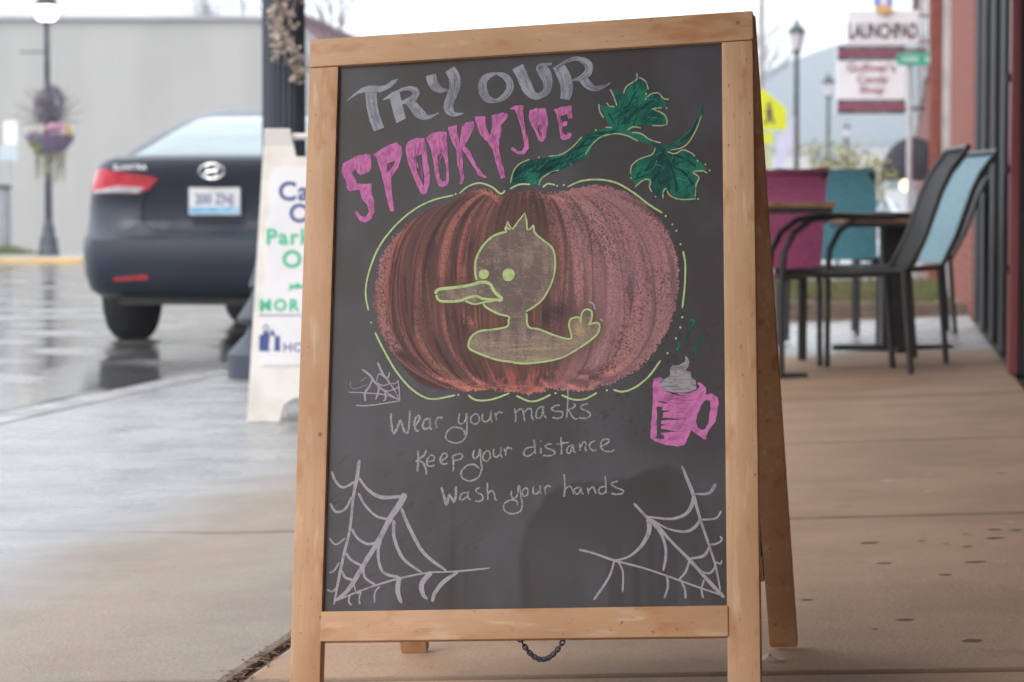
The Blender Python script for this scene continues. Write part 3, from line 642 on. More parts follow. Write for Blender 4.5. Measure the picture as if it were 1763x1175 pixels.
S('B', [(105, 150, 75), (135, 210, 70), (165, 280, 70), (200, 325, 50), (240, 330, 40), (282, 300, 46), (290, 240, 60), (268, 185, 76), (240, 150, 40), (315, 130, 12)], rough=.04, taper=False)
S('B', [(350, 140, 70), (385, 200, 80), (405, 260, 78), (405, 310, 72), (395, 350, 60)], rough=.04, taper=False); S('B', [(345, 160, 10), (410, 115, 25), (480, 103, 32), (538, 135, 50), (538, 185, 50), (490, 222, 35), (440, 232, 10)], rough=.05); S('B', [(500, 215, 50), (530, 255, 52), (575, 285, 34), (630, 275, 22), (675, 250, 14)], rough=.05)
d.build('grey_lettering', m_grey, panel, fix=False)
m_bri = chalk('grey_bristle', (172, 174, 186), (128, 130, 142), .45, .6, 200); d = Draw(); d.h = .0007
for k, q in (('A', [(252, 320), (262, 400), (290, 480), (300, 530)]), ('A', [(285, 320), (290, 400), (318, 500)]), ('A', [(600, 455), (545, 420), (515, 370)]), ('A', [(775, 180), (800, 240), (795, 310), (765, 390)]), ('A', [(760, 250), (755, 330), (735, 400)]),
             ('A', [(950, 230), (942, 290), (975, 345)]), ('B', [(120, 160), (150, 240), (175, 300)]), ('B', [(265, 180), (300, 240), (285, 300)]), ('B', [(400, 180), (425, 260), (420, 330)]), ('B', [(510, 240), (560, 280), (610, 285)])):
    for o_ in (-6, 0, 7): d.stroke(k, [(x+o_, y+o_*.4) for x, y in q], 2.2, .5)
tag(d.build('bristle_marks', m_bri, panel, fix=False), kind='stuff')
# SPOOKY JOE
GREY = [(k, q) for k, q in RIB]
m_brd = M('bristle_gap', tuple(v*.45 for v in lin((112, 110, 120))), .6, tuple(v*.55 for v in lin((128, 126, 138))), 90)
for nm, mm_, fr, ww in (('bristle_gap_marks', m_brd, (-.30, -.05, .22, .40), 2.6), ('bristle_light_marks', m_bri, (-.42, -.18, .10, .33), 2.6)):
    d = Draw(); d.h = .0009 if mm_ is m_bri else .0008
    for k, pts in GREY:
        for f_ in fr:
            q = []
            for i, p in enumerate(pts):
                a = pts[max(i-1, 0)]; b = pts[min(i+1, len(pts)-1)]; dx, dy = b[0]-a[0], b[1]-a[1]; L = math.hypot(dx, dy) or 1; o_ = (f_+random.uniform(-.05, .05))*p[2]
                q.append((p[0]-dy/L*o_, p[1]+dx/L*o_))
            i0 = random.randint(0, max(0, len(q)-3)); i1 = random.randint(i0+2, len(q)) if len(q) > i0+2 else len(q)
            if len(q[i0:i1]) > 1: d.stroke(k, q[i0:i1], ww*random.uniform(.6, 1.3), .5)
    tag(d.build(nm, mm_, panel, fix=False), kind='stuff')
Draw.poly = _poly
d = Draw(); d.h = .0003
d.poly('A', [(90, 790), (100, 745), (180, 700), (240, 685), (268, 695), (275, 770), (262, 795), (205, 818), (188, 800), (178, 780), (153, 800), (190, 870), (275, 868), (275, 935), (290, 970), (292, 1040), (275, 1085), (240, 1107), (205, 1098), (170, 1045), (185, 1037), (215, 1070), (240, 1072), (260, 1040), (248, 1000), (215, 965), (205, 910), (190, 905), (140, 915), (122, 895), (118, 850), (90, 805)])
d.poly('A', [(285, 690), (380, 630), (430, 613), (460, 640), (462, 690), (440, 770), (395, 830), (400, 900), (402, 950), (414, 1038), (393, 1040), (375, 990), (345, 850), (325, 770), (303, 700)], [[(370, 745), (420, 728), (405, 765), (372, 800)]])
d.poly('A', [(485, 640), (500, 610), (550, 588), (600, 590), (606, 620), (612, 680), (630, 780), (633, 860), (615, 925), (595, 937), (575, 925), (530, 820), (500, 740), (487, 680)], [[(535, 705), (582, 685), (590, 760), (600, 830), (596, 885), (555, 800)]])
d.poly('A', [(607, 590), (640, 560), (700, 545), (735, 552), (735, 600), (745, 700), (752, 850), (740, 880), (708, 893), (685, 880), (670, 830), (645, 680), (628, 625)], [[(680, 690), (705, 680), (725, 720), (735, 790), (732, 850), (708, 857), (690, 810)]])
d.poly('A', [(743, 522), (800, 507), (802, 560), (815, 625), (828, 520), (850, 492), (900, 487), (906, 510), (878, 580), (855, 620), (848, 640), (880, 670), (920, 760), (960, 810), (985, 828), (970, 835), (930, 815), (890, 745), (830, 655), (835, 740), (845, 830), (832, 873), (815, 870), (825, 830), (805, 760), (795, 660), (765, 600)])
d.poly('A', [(908, 457), (975, 453), (980, 520), (1003, 575), (1015, 520), (1012, 450), (1080, 430), (1113, 440), (1112, 460), (1070, 510), (1075, 540), (1060, 600), (1060, 660), (1097, 830), (1070, 840), (1050, 780), (1015, 650), (985, 610), (945, 570), (915, 490)])
d.poly('A', [(1122, 410), (1150, 392), (1208, 385), (1205, 430), (1220, 520), (1238, 590), (1240, 650), (1215, 687), (1175, 687), (1128, 655), (1140, 645), (1175, 667), (1200, 668), (1215, 640), (1205, 580), (1185, 490), (1155, 415)])
d.poly('B', [(172, 460), (180, 420), (215, 405), (280, 405), (287, 460), (292, 500), (280, 580), (255, 615), (235, 605), (215, 555), (185, 500)], [[(225, 535), (240, 505), (250, 540), (252, 590), (240, 575)]])
d.poly('B', [(325, 415), (375, 398), (437, 388), (442, 465), (415, 468), (405, 440), (370, 455), (375, 490), (410, 487), (408, 510), (378, 520), (388, 565), (405, 570), (415, 555), (438, 562), (425, 590), (385, 600), (368, 590), (355, 500), (343, 440)])
d.build('pink_lettering', m_pink, panel, fix=False)
m_pkd = chalk('pink_gap', (158, 102, 146), (178, 108, 158), .45, .6, 60); m_pkl = chalk('pink_light', (236, 150, 208), (214, 130, 190), .45, .6, 60)
scribble('pink_scribble', m_pkd, PINKP, 16, PI/2-.1, 60, 3.4); scribble('pink_scribble', m_pkl, PINKP, 14, PI/2-.1, 60, 4, .0009)
scribble('leaf_scribble', m_ltg, [('B', l1), ('B', l2)], 26, -.9, 60, 3.5, .0007, .6); scribble('leaf_scribble', m_dkg, [('B', l1), ('B', l2), ('B', st_)], 30, -.8, 80, 6, .0006, .6); scribble('leaf_scribble', m_ltg, [('B', st_)], 26, -.6, 50, 3.5, .0008, .3)
# handwriting
d = Draw(); d.h = .0003
HW = [('E', 15, [[(328, 405), (330, 470), (345, 548), (375, 500), (395, 455), (420, 530), (445, 540), (455, 460), (460, 385)], [(488, 500), (520, 460), (528, 425), (505, 430), (490, 470), (500, 520), (522, 530)], [(595, 445), (565, 450), (550, 490), (565, 515), (595, 500), (600, 440), (600, 500), (612, 520)], [(640, 440), (645, 510), (640, 470), (660, 435), (690, 440)]]),
      ('E', 11, [[(808, 405), (798, 460), (815, 480), (845, 460), (855, 405), (858, 470), (855, 550), (825, 600), (770, 612), (715, 590), (712, 550), (745, 510), (800, 505), (840, 530), (838, 555)], [(915, 410), (885, 435), (890, 470), (920, 480), (945, 455), (935, 415), (910, 408)], [(970, 405), (965, 450), (990, 465), (1015, 445), (1028, 390), (1025, 440), (1035, 470)], [(1055, 400), (1065, 455), (1062, 420), (1080, 398), (1110, 402)]]),
      ('F', 11, [[(15, 372), (25, 420), (22, 468)], [(28, 400), (55, 375), (75, 385), (80, 425), (88, 460)], [(85, 400), (115, 370), (135, 385), (135, 425), (150, 455)], [(215, 355), (180, 375), (165, 415), (175, 440), (205, 425), (218, 350), (218, 410), (240, 440)], [(335, 350), (300, 352), (275, 375), (300, 390), (350, 395), (350, 425), (320, 440), (280, 435)],
                 [(388, 225), (388, 330), (380, 440)], [(430, 335), (440, 355), (390, 385), (400, 395), (430, 440), (460, 442)], [(530, 340), (495, 345), (480, 370), (510, 385), (543, 405), (540, 430), (500, 442), (465, 435)]]),
      ('E', 15, [[(515, 665), (520, 740), (510, 815)], [(575, 660), (555, 700), (500, 745)], [(515, 745), (545, 745), (570, 790), (575, 835)]]),
      ('E', 12, [[(585, 745), (625, 735), (630, 710), (600, 700), (578, 740), (590, 775), (635, 770)], [(675, 740), (715, 715), (715, 690), (690, 690), (670, 730), (690, 760), (725, 755)], [(755, 700), (765, 760), (762, 815)], [(755, 710), (790, 690), (825, 695), (815, 725), (770, 735)],
                 [(910, 660), (900, 700), (915, 722), (940, 700), (950, 655), (955, 730), (960, 800), (935, 855), (880, 878), (830, 860), (818, 815), (860, 770), (910, 765), (945, 790)], [(1000, 665), (975, 690), (970, 725), (995, 740), (1020, 715), (1015, 675), (995, 665)], [(1045, 650), (1045, 700), (1070, 710), (1095, 680), (1095, 640), (1095, 690), (1105, 720)], [(1120, 650), (1130, 700), (1130, 670), (1145, 645), (1175, 655)]]),
      ('F', 11, [[(155, 640), (100, 650), (80, 690), (110, 705), (155, 675), (160, 630), (152, 590), (158, 650), (165, 690)], [(200, 645), (200, 688)], [(198, 596), (199, 604)], [(275, 620), (240, 625), (235, 645), (275, 660), (300, 680), (270, 702), (215, 700)], [(340, 570), (345, 640), (345, 695)], [(310, 622), (400, 608)],
                 [(415, 625), (385, 650), (385, 680), (405, 680), (425, 625), (430, 670), (445, 678)], [(470, 615), (475, 670)], [(475, 645), (500, 605), (515, 620), (510, 650), (520, 670)], [(580, 600), (550, 610), (540, 640), (560, 665), (590, 660)], [(620, 640), (670, 610), (675, 590), (635, 590), (618, 640), (650, 670), (690, 672), (715, 660)]]),
      ('E', 17, [[(680, 920), (700, 990), (718, 1045), (735, 975), (765, 1025), (780, 985), (783, 915)]]),
      ('E', 11, [[(860, 960), (825, 965), (808, 1000), (825, 1012), (860, 985), (868, 950), (865, 990), (885, 1012)], [(950, 925), (925, 935), (925, 955), (960, 975), (970, 1005), (940, 1022), (915, 1015)], [(1000, 890), (1003, 960), (1005, 1012)], [(1005, 970), (1030, 945), (1050, 970), (1055, 1005), (1070, 1012)],
                 [(1168, 945), (1170, 985), (1190, 1005), (1210, 975), (1222, 908), (1235, 980), (1245, 1040), (1230, 1090), (1175, 1108), (1120, 1085), (1120, 1040), (1160, 1012), (1205, 1020), (1210, 1050)], [(1265, 925), (1245, 955), (1255, 985), (1280, 975), (1285, 940), (1265, 925)]]),
      ('F', 11, [[(150, 915), (145, 955), (165, 970), (195, 940), (195, 910), (195, 950), (205, 970)], [(225, 920), (235, 972), (230, 940), (245, 912), (270, 920)], [(362, 830), (368, 910), (362, 990)], [(368, 940), (400, 915), (420, 940), (430, 975)], [(470, 920), (435, 935), (440, 965), (465, 965), (480, 925), (485, 960), (500, 970)],
                 [(525, 925), (535, 970)], [(535, 945), (560, 920), (575, 940), (585, 968)], [(650, 845), (655, 920), (655, 965)], [(650, 915), (615, 925), (605, 955), (630, 970), (655, 950)], [(740, 880), (705, 890), (695, 905), (740, 930), (775, 945), (770, 965), (730, 972), (690, 965)]])]
for k, w, L_ in HW:
    for q in L_: d.stroke(k, q, w, .3)
d.build('handwriting', m_greyh, panel, fix=False)
# webs
def web(name, k, lst, w0):
    d = Draw(); d.h = .0003
    for q in lst: d.stroke(k, q, w0, .08)
    d.build(name, m_web, panel, fix=False)
web('spider_web_drawing', 'G', [[(235, 62, 16), (225, 150, 20), (205, 250, 16), (185, 430, 15), (150, 580, 15), (125, 700, 15), (100, 835, 10)], [(480, 242, 32), (450, 300, 34), (400, 375, 30), (345, 480, 27), (260, 620, 25), (180, 750, 22), (108, 815, 16)],
    [(108, 815, 10), (220, 770, 9), (330, 730, 10), (450, 695, 11), (600, 665, 9), (750, 658, 9), (930, 640, 8)], [(88, 125), (110, 180), (150, 210), (210, 180)], [(235, 160, 12), (280, 220, 15), (350, 262, 20), (460, 258, 16)], [(80, 295), (110, 340), (160, 325), (195, 260)],
    [(230, 240), (270, 310), (330, 365), (400, 380)], [(75, 480, 8), (110, 515, 9), (160, 480, 9)], [(195, 430), (225, 480), (280, 512), (335, 500)], [(165, 560), (195, 600), (260, 632)], [(420, 385, 18), (422, 480, 18), (470, 590, 16), (570, 665, 10)], [(460, 320, 16), (500, 420, 18), (580, 560, 18), (700, 655, 12)],
    [(350, 490, 16), (335, 560, 16), (360, 660, 14), (450, 690, 16)], [(258, 640), (265, 690), (320, 730)], [(75, 665, 9), (100, 655, 9), (128, 610, 9)], [(65, 755, 10), (90, 765, 12), (115, 745, 9)], [(145, 655), (160, 690), (205, 705)], [(450, 690, 24), (440, 760, 26), (460, 828, 16)],
    [(620, 662, 28), (570, 720, 28), (575, 780, 22), (600, 805, 12)], [(765, 660, 12), (690, 710, 22), (640, 770, 20), (625, 820, 16)], [(345, 738, 9), (318, 770, 9), (317, 825, 8)], [(245, 765, 9), (235, 800, 9), (238, 832, 12)], [(185, 780, 10), (180, 820, 10), (195, 840, 9)], [(205, 720, 8), (215, 760, 8), (230, 775, 8), (240, 755, 8)]], 13)
web('spider_web_drawing', 'H', [[(905, 95, 10), (935, 170, 16), (965, 245, 18), (1000, 370, 14), (1050, 520, 12), (1085, 630, 10), (1110, 760, 8)], [(648, 295, 14), (720, 370, 14), (760, 400, 18), (850, 500, 14), (940, 590, 16), (1030, 690, 17), (1130, 798, 20)],
    [(355, 542, 14), (430, 560, 10), (540, 598, 13), (700, 640, 9), (820, 680, 10), (1000, 745, 9), (1120, 785, 10)], [(965, 240, 12), (960, 300, 20), (920, 355, 17), (840, 378, 13), (720, 365, 9)], [(1085, 190, 18), (1050, 240, 15), (975, 245, 9)], [(1115, 335), (1085, 375), (1005, 382)],
    [(745, 380, 8), (830, 430, 9), (930, 445, 14), (985, 410, 16), (1000, 375, 9)], [(1108, 470), (1118, 490), (1090, 510), (1050, 515)], [(1050, 530, 12), (1020, 575, 15), (945, 590, 9)], [(1118, 600, 8), (1110, 618, 8), (1085, 610, 9), (1080, 640, 12), (1050, 668, 10), (1000, 655, 8)],
    [(725, 375, 24), (730, 440, 24), (690, 520, 18), (620, 580, 12), (545, 600, 9)], [(745, 395, 12), (800, 470, 14), (820, 560, 14), (805, 655, 12)], [(945, 600, 12), (925, 660, 12), (890, 700, 10)], [(545, 600, 10), (515, 690, 12), (435, 810, 13)], [(560, 600, 8), (590, 660, 9), (588, 770, 9)],
    [(825, 680, 10), (830, 740, 11), (810, 803, 10)], [(895, 700), (920, 750), (925, 803)], [(1025, 700, 8), (1010, 750, 9), (1018, 800, 9)]], 10)
web('spider_web_drawing', 'E', [[(80, 350), (180, 350), (390, 318)], [(390, 318), (385, 250), (377, 175)], [(28, 258, 7), (130, 262, 8), (280, 275, 9), (390, 312, 8)], [(125, 97, 12), (180, 140, 15), (215, 190, 15), (280, 250, 10), (385, 312, 8)], [(235, 50, 15), (265, 120, 15), (300, 170, 12), (350, 240, 9), (388, 315, 8)],
    [(318, 118, 9), (300, 160, 13), (245, 130, 10), (225, 185, 10)], [(195, 175, 12), (175, 220, 15), (145, 265, 14), (148, 320, 12)], [(235, 200, 12), (240, 250, 13), (220, 310, 11)], [(225, 190), (270, 212), (310, 200), (360, 195), (377, 175)], [(245, 225), (300, 250), (350, 235), (380, 225)], [(285, 260, 12), (290, 300, 12), (275, 320, 9)],
    [(160, 150, 3), (110, 185, 3)], [(45, 180, 3), (45, 220, 3), (80, 235, 3), (160, 205, 3)]], 9)
# mug
d = Draw(); d.h = .0003
d.poly('M', [(112, 500), (130, 460), (175, 450), (205, 465), (165, 500), (250, 555), (330, 590), (430, 590), (500, 560), (530, 530), (500, 495), (540, 500), (580, 540), (585, 575), (575, 600), (630, 590), (690, 630), (695, 680), (665, 840), (600, 930), (580, 1000), (550, 985), (540, 970), (470, 930), (455, 910), (430, 970), (395, 1045), (330, 1060), (230, 1045), (130, 1010), (92, 980), (105, 800), (118, 650)],
       [[(575, 650), (615, 655), (622, 720), (605, 850), (575, 900), (545, 912), (510, 890), (497, 840), (510, 770), (540, 700)],
        [(150, 705), (200, 705), (200, 740), (265, 740), (265, 752), (205, 760), (200, 805), (380, 815), (300, 825), (190, 830), (185, 860), (250, 865), (190, 875), (180, 900), (320, 925), (230, 935), (180, 940), (215, 970), (210, 995), (170, 995), (125, 985), (150, 970)],
        [(165, 655), (240, 670), (250, 682), (165, 668)], [(215, 562), (420, 618), (418, 630), (300, 603), (240, 580)]])
d.build('mug_drawing', m_pink, panel, fix=False)
scribble('mug_scribble', m_pkd, [('M', [(190, 600), (480, 600), (440, 900), (390, 1030), (240, 1020), (270, 800)])], 34, .05, 110, 4, .0007, .08); scribble('mug_scribble', m_pkl, [('M', [(190, 600), (480, 600), (440, 900), (390, 1030), (240, 1020), (270, 800)])], 24, .05, 110, 5, .0008, .08)
d = Draw(); d.h = .0006
d.poly('M', [(160, 510), (200, 480), (270, 425), (262, 380), (290, 345), (340, 345), (400, 310), (398, 262), (420, 270), (437, 310), (430, 360), (400, 390), (450, 400), (450, 450), (490, 465), (500, 555), (430, 580), (340, 585), (250, 570), (180, 530)])
d.build('cream_drawing', m_cream, panel, fix=False)
d = Draw(); d.h = .0008
for x, y in ((285, 375), (318, 412), (385, 350), (310, 465), (325, 520), (430, 405), (460, 495), (425, 545), (270, 495), (378, 385)): d.dot('M', x, y, 10)
d.build('sprinkle_dots', m_gold, panel, fix=False)

# rear frame of the sign
fl = Vector((-.175, 3.70, -.014)); fr = Vector((.429, 3.58, .018)); tl = B(-W2, ih+TOPR-.004, -TH-.003); tr = B(W2, ih+TOPR-.004, -TH-.003)
ru = (tr-tl).normalized(); rmid = (tl+tr)/2; fm = (fl+fr)/2; rv = (rmid-fm).normalized(); rn = ru.cross(rv).normalized(); RL = (rmid-fm).length
def R_(a, b, h=0): return rmid+ru*a-rv*b+rn*h
WR = wood('maple_rear', bv)
for sgn in (-1, 1):
    L = RL+ (0.0 if sgn < 0 else -.002)
    MB().box(R_(sgn*(W2-.0207), L/2, -TH/2), (.0414, L, TH), ru, rv, bev=.0025).build('rear_upright', WR, sign, smooth=True)
MB().box(R_(0, .0206, -TH/2), (2*W2-.084, .041, TH), ru, rv, bev=.002).build('rear_rail', WR, sign, smooth=True)
MB().box(R_(0, .835, -TH/2), (2*W2-.084, .041, TH), ru, rv, bev=.002).build('rear_rail', WR, sign, smooth=True)
MB().box(R_(0, .428, -TH/2+.002), (2*W2-.084, .77, .008), ru, rv).build('rear_panel', M('rear_chalkboard', (.03, .03, .032), .4, (.045, .045, .05), 4), sign)
# hinges, screws and chain
m_steel = M('dull_steel', (.35, .33, .3), .35, (.25, .23, .2), 60, metal=.9)
for sgn in (-1, 1): MB().tube([B(sgn*.2-.025, ih+TOPR-.001, -TH-.001), B(sgn*.2+.025, ih+TOPR-.001, -TH-.001)], .003).build('hinge', m_steel, sign, smooth=True)
m_screw = M('dull_plug', (.22, .15, .11), .8, (.17, .12, .10), 200)
for q in ((551, 748), (1270, 40)):
    a, b = bp(*q); MB().tube([B(a, b, -.001), B(a, b, .0004)], .0028, 12).build('screw', m_screw, sign)
ca = Vector(B(*bp(893, 1100), -.012)); cb = Vector(B(*bp(969, 1098), -.012))
chain = MB(); mid_drop = .026; N = 19
ch = None
for i in range(N+1):
    t = i/N; p = ca.lerp(cb, t); p.z -= mid_drop*4*t*(1-t)
    q0 = ca.lerp(cb, max(t-.02, 0)); q0.z -= mid_drop*4*max(t-.02, 0)*(1-max(t-.02, 0)); tg = (p-q0).normalized() if t > 0 else (cb-ca).normalized()
    sd_ = Vector((0, 1, 0)) if i % 2 else tg.cross(Vector((0, 1, 0))).normalized()
    ring = [p+tg*.0042*math.cos(a)+sd_*.0028*math.sin(a) for a in [2*PI*k/10 for k in range(10)]]
    mb = MB().tube(ring, .0011, 5, closed=True)
    if ch is None:
        ch = mb.build('chain', m_black, sign, smooth=True)
    else: mb.build('link', m_black, ch, smooth=True)

# ------------------------------------------------------------------ white plastic sandwich board
m_wp = M('white_plastic', (.78, .76, .74), .45, (.60, .56, .52), 9, .45, .8, bump=.05)
m_poster = M('poster_white', (.80, .80, .86), .5, (.74, .74, .80), 3)
wy = 8.5; wfx0 = at(425, 728, wy)[0]; wx = wfx0+.315; wz = gz(ulof(wx, wy))
ws = thing('plastic_sandwich_board', (wx, wy, wz), 'white plastic sandwich board with carry out parking lettering behind the chalkboard', 'sandwich board')
lean = math.atan(.14/1.05); wv_ = Vector((0, math.sin(lean), math.cos(lean))); wu = Vector((1, 0, 0)); wn = wu.cross(wv_); wO = Vector((wx, wy, wz))
def Wp(a, b, h=0): return wO+wu*a+wv_*b+wn*h
outl = [(-.315, 0), (-.315, .02), (-.262, 1.045), (-.165, 1.045), (-.155, .955), (.155, .955), (.165, 1.045), (.262, 1.045), (.315, .02), (.315, 0), (.19, 0), (.185, .07), (.16, .10), (-.16, .10), (-.185, .07), (-.19, 0)]
outl = [(-.315, 0), (-.262, 1.045), (-.170, 1.045), (-.150, .945), (.150, .945), (.170, 1.045), (.262, 1.045), (.315, 0), (.20, 0), (.185, .06), (.15, .085), (-.15, .085), (-.185, .06), (-.20, 0)]
MB().prism(outl, wO, wu, wv_, -.035, 0).build('front_panel', m_wp, ws)
rvv = Vector((0, -math.sin(lean), math.cos(lean))); ro = wO+Vector((0, .29, 0))
MB().prism(outl, ro, wu, rvv, 0, .03).build('rear_panel', m_wp, ws)
MB().tube([Wp(-.17, 1.02, -.02), Wp(.17, 1.02, -.02)], .012).build('handle', m_wp, ws, smooth=True)
MB().prism([(-.268, .20), (-.232, .905), (.232, .905), (.268, .20)], wO, wu, wv_, .001, .004).build('poster', m_poster, ws)
m_navy = M('navy_print', (.045, .075, .25), .5, (.05, .08, .28), 9); m_gprint = M('green_print', (.06, .50, .28), .5, (.07, .54, .3), 9)
def wl(px, py): p = at(px, py, wy+.07); return p[0]-wx, (p[2]-wz)/math.cos(lean)
def wtext(t, px, py, size, m, bold=.0, sp=1.0, al='LEFT'): a, b = wl(px, py); text_on(t, size, Wp(a, b), wu, wv_, wn, 'lettering', m, ws, bold=bold, lift=.005, space=sp, align=al)
wtext('Carry', 477, 345, .094, m_navy, .0022, 1.1); wtext('Out', 496, 383, .094, m_navy, .002, 1.15); wtext('Parking', 457, 421, .078, m_gprint, .0022, 1.15); wtext('Only', 485, 461, .088, m_gprint, .002, 1.15)
wtext('MOR', 447, 535, .057, m_gprint, .0022, 1.25); wtext('HO', 489, 605, .046, m_navy, .0005, 1.1)
a0, b0 = wl(446, 543); MB().box(Wp(a0+.13, b0, .005), (.26, .003, .001), wu, wv_).build('underline', m_navy, ws)
mbx = MB()
def wpoly(pts, nm, m):
    o = MB(); o.prism([wl(*p) for p in pts], wO, wu, wv_, .0045, .006); return o.build(nm, m, ws)
wpoly([(497, 502), (500, 488), (506, 492), (512, 487), (518, 492), (530, 489), (530, 497), (512, 497), (503, 497)], 'emblem', m_gprint)
wpoly([(448, 604), (448, 578), (455, 574), (460, 568), (466, 576), (464, 600), (468, 604)], 'emblem', m_navy); wpoly([(474, 604), (475, 580), (483, 578), (484, 604)], 'emblem', m_navy)
a, b = wl(459, 566); MB().tube([Wp(a+.009*math.cos(t), b+.014*math.sin(t), .005) for t in [2*PI*k/12 for k in range(12)]], .002, 4, closed=True).build('emblem', m_navy, ws)
wpoly([(466, 575), (470, 566), (476, 578), (474, 580)], 'emblem', m_navy)

# ------------------------------------------------------------------ near ornate lamp post with dried basket vine
def ornate_post(name, x, y, z, R, H, label, group=None, mat=m_black):
    t = thing(name, (x, y, z), label, 'street lamp', group)
    prof = [(.264, 0), (.264, .11), (.255, .118), (.18, .20), (.17, .24), (.215, .25), (.221, .275), (.21, .285), (.155, .37), (.15, .40), (.165, .42), (.125, .55), (.11, .70), (.12, .73), (R, .78)]
    MB().lathe(prof, (x, y, z), 24).build('base', mat, t, smooth=True)
    n = 24; mb = MB(); V = []
    for zz in (.78, H):
        for k in range(n*2):
            th = 2*PI*k/(n*2); r = R*(1 if k % 2 else .93)*(1 if zz < 1 else .9); V.append((x+r*math.cos(th), y+r*math.sin(th), z+zz))
    mb.add(V, [(k, (k+1) % (2*n), 2*n+(k+1) % (2*n), 2*n+k) for k in range(2*n)]); mb.build('shaft', mat, t, smooth=False)
    return t
lx, ly = at(491, 655, 11.1)[:2]
lp = ornate_post('street_lamp', lx, ly, gz(ulof(lx, ly)), .100, 5.0, 'nearest street lamp, thick black fluted post just behind the white plastic board')
m_dry = M('dried_vine', (.36, .30, .30), .9, (.52, .46, .42), 18); m_dry2 = M('dried_vine_leaf', (.42, .38, .26), .8, (.50, .36, .38), 22)
hb = thing('dried_hanging_plant', (lx, ly-.16, 1.6), 'dried brown vine with curled leaves trailing down the nearest black lamp post', 'plant')
stems = MB(); leaves = MB()
def lf(mb, p, r, mats=None):
    a = random.uniform(0, 2*PI); b = random.uniform(-1, 1); d1 = Vector((math.cos(a), math.sin(a)*.6, b)).normalized()*r; d2 = d1.cross(Vector((random.gauss(0, 1), random.gauss(0, 1), random.gauss(0, 1)))).normalized()*r*.55
    p = Vector(p); mb.add([p-d1, p+d2+d1*.1, p+d1, p-d2+d1*.1], [(0, 1, 2, 3)])
for path in ([(505, -60), (490, 0), (478, 40), (480, 80), (490, 95)], [(470, -60), (480, 10), (485, 50), (500, 90), (515, 120), (510, 140)], [(520, -40), (500, 30), (495, 70), (520, 110)], [(490, -50), (472, 20), (474, 60), (476, 105)]):
    P3_ = [Vector(at(px_, py_, ly-.16+random.uniform(-.03, .03))) for px_, py_ in path]; stems.tube(P3_, .003, 4)
    for i in range(len(P3_)-1):
        for _ in range(26):
            p = P3_[i].lerp(P3_[i+1], random.random())+Vector((random.gauss(0, .018), random.gauss(0, .02), random.gauss(0, .02))); lf(leaves, p, random.uniform(.008, .020))
stems.build('stem', m_dry, hb); leaves.build('foliage', m_dry2, hb, fix=False)

# ------------------------------------------------------------------ dark saloon car
CXc, CYc, CZc = (363-CX)/FPX*14.1, 14.1, -.075
YAW = -math.atan(.16)
car = thing('parked_car', (CXc, CYc, CZc), 'dark blue sedan parked at the kerb, seen from behind left of the black post', 'car')
m_car = M('car_paint', (.008, .015, .032), .42, (.010, .018, .038), 3, coat=.30, spec=.4)
m_glass = M('car_glass', (.16, .24, .26), .05, (.14, .20, .22), 2, coat=.6, spec=.6, metal=.55)
m_glass.node_tree.nodes['Principled BSDF'].inputs['Metallic'].default_value = .0
m_tyre = M('tyre_rubber', (.012, .012, .014), .7, (.02, .02, .022), 20, bump=.3); m_chrome = M('chrome', (.75, .76, .78), .18, (.6, .6, .63), 10, metal=1)
m_red = M('red_lens', (.50, .012, .03), .15, (.62, .02, .05), 14, coat=1); m_clear = M('clear_lens', (.62, .60, .64), .15, (.5, .48, .52), 14, coat=1)
SL = [  # z, rear y, front y, half width, corner radius rear x, corner depth rear y
    (.285, .14, 4.35, .80, .34, .30), (.33, .07, 4.42, .85, .38, .34), (.42, .02, 4.47, .875, .42, .38), (.56, 0, 4.48, .885, .44, .40), (.63, .01, 4.46, .885, .44, .40),
    (.665, .060, 4.42, .88, .44, .38), (.74, .12, 4.35, .88, .44, .36), (.86, .115, 4.20, .87, .44, .36), (.96, .075, 3.95, .85, .44, .38), (1.05, .035, 3.55, .81, .42, .40), (1.10, .04, 3.3, .76, .40, .38), (1.125, .09, 3.2, .70, .38, .34), (1.13, .22, 3.1, .60, .3, .3)]
GH = [(1.10, .38, 3.75, .76, .30, .20), (1.16, .52, 3.6, .735, .30, .22), (1.27, .82, 3.35, .68, .30, .26), (1.37, 1.15, 3.1, .615, .30, .30), (1.43, 1.42, 2.85, .56, .30, .30), (1.462, 1.58, 2.7, .50, .28, .25), (1.475, 1.72, 2.6, .36, .2, .1)]
def outline(zz, yr, yf, w, cx_, cy_, K=9):
    P = []
    # rear edge slightly bowed, from x=0 to corner, superellipse corner, along side, front corner, mirrored
    half = []
    bow = .05
    for i in range(5): x = (w-cx_)*i/4; half.append((x, yr+bow*(x/w)**2))
    for i in range(1, K):
        t = i/K*PI/2; half.append((w-cx_+cx_*math.sin(t)**.85, yr+bow*((w-cx_)/w)**2+cy_*(1-math.cos(t)**.85)))
    y0 = half[-1][1]+.03
    for i in range(22): half.append((w, y0+(yf-.5-y0)*i/21))
    for i in range(1, K):
        t = i/K*PI/2; half.append((w-.5*(1-math.cos(t)), yf-.5+.5*math.sin(t)))
    half.append((0, yf)); 
    L_ = half+[(-x, y) for x, y in half[-2:0:-1]]
    return [(x, y, zz) for x, y in L_]
def stack(S):
    mb = MB(); n = None
    for i, s in enumerate(S):
        O = outline(*s); n = len(O); mb.v += O
        if i: mb.f += [((i-1)*n+k, (i-1)*n+(k+1) % n, i*n+(k+1) % n, i*n+k) for k in range(n)]
    mb.f.append(tuple(range(n))[::-1]); mb.f.append(tuple(range((len(S)-1)*n, len(S)*n))); return mb
body = stack(SL).build('body', m_car, car, smooth=True, world=False)
arch = []
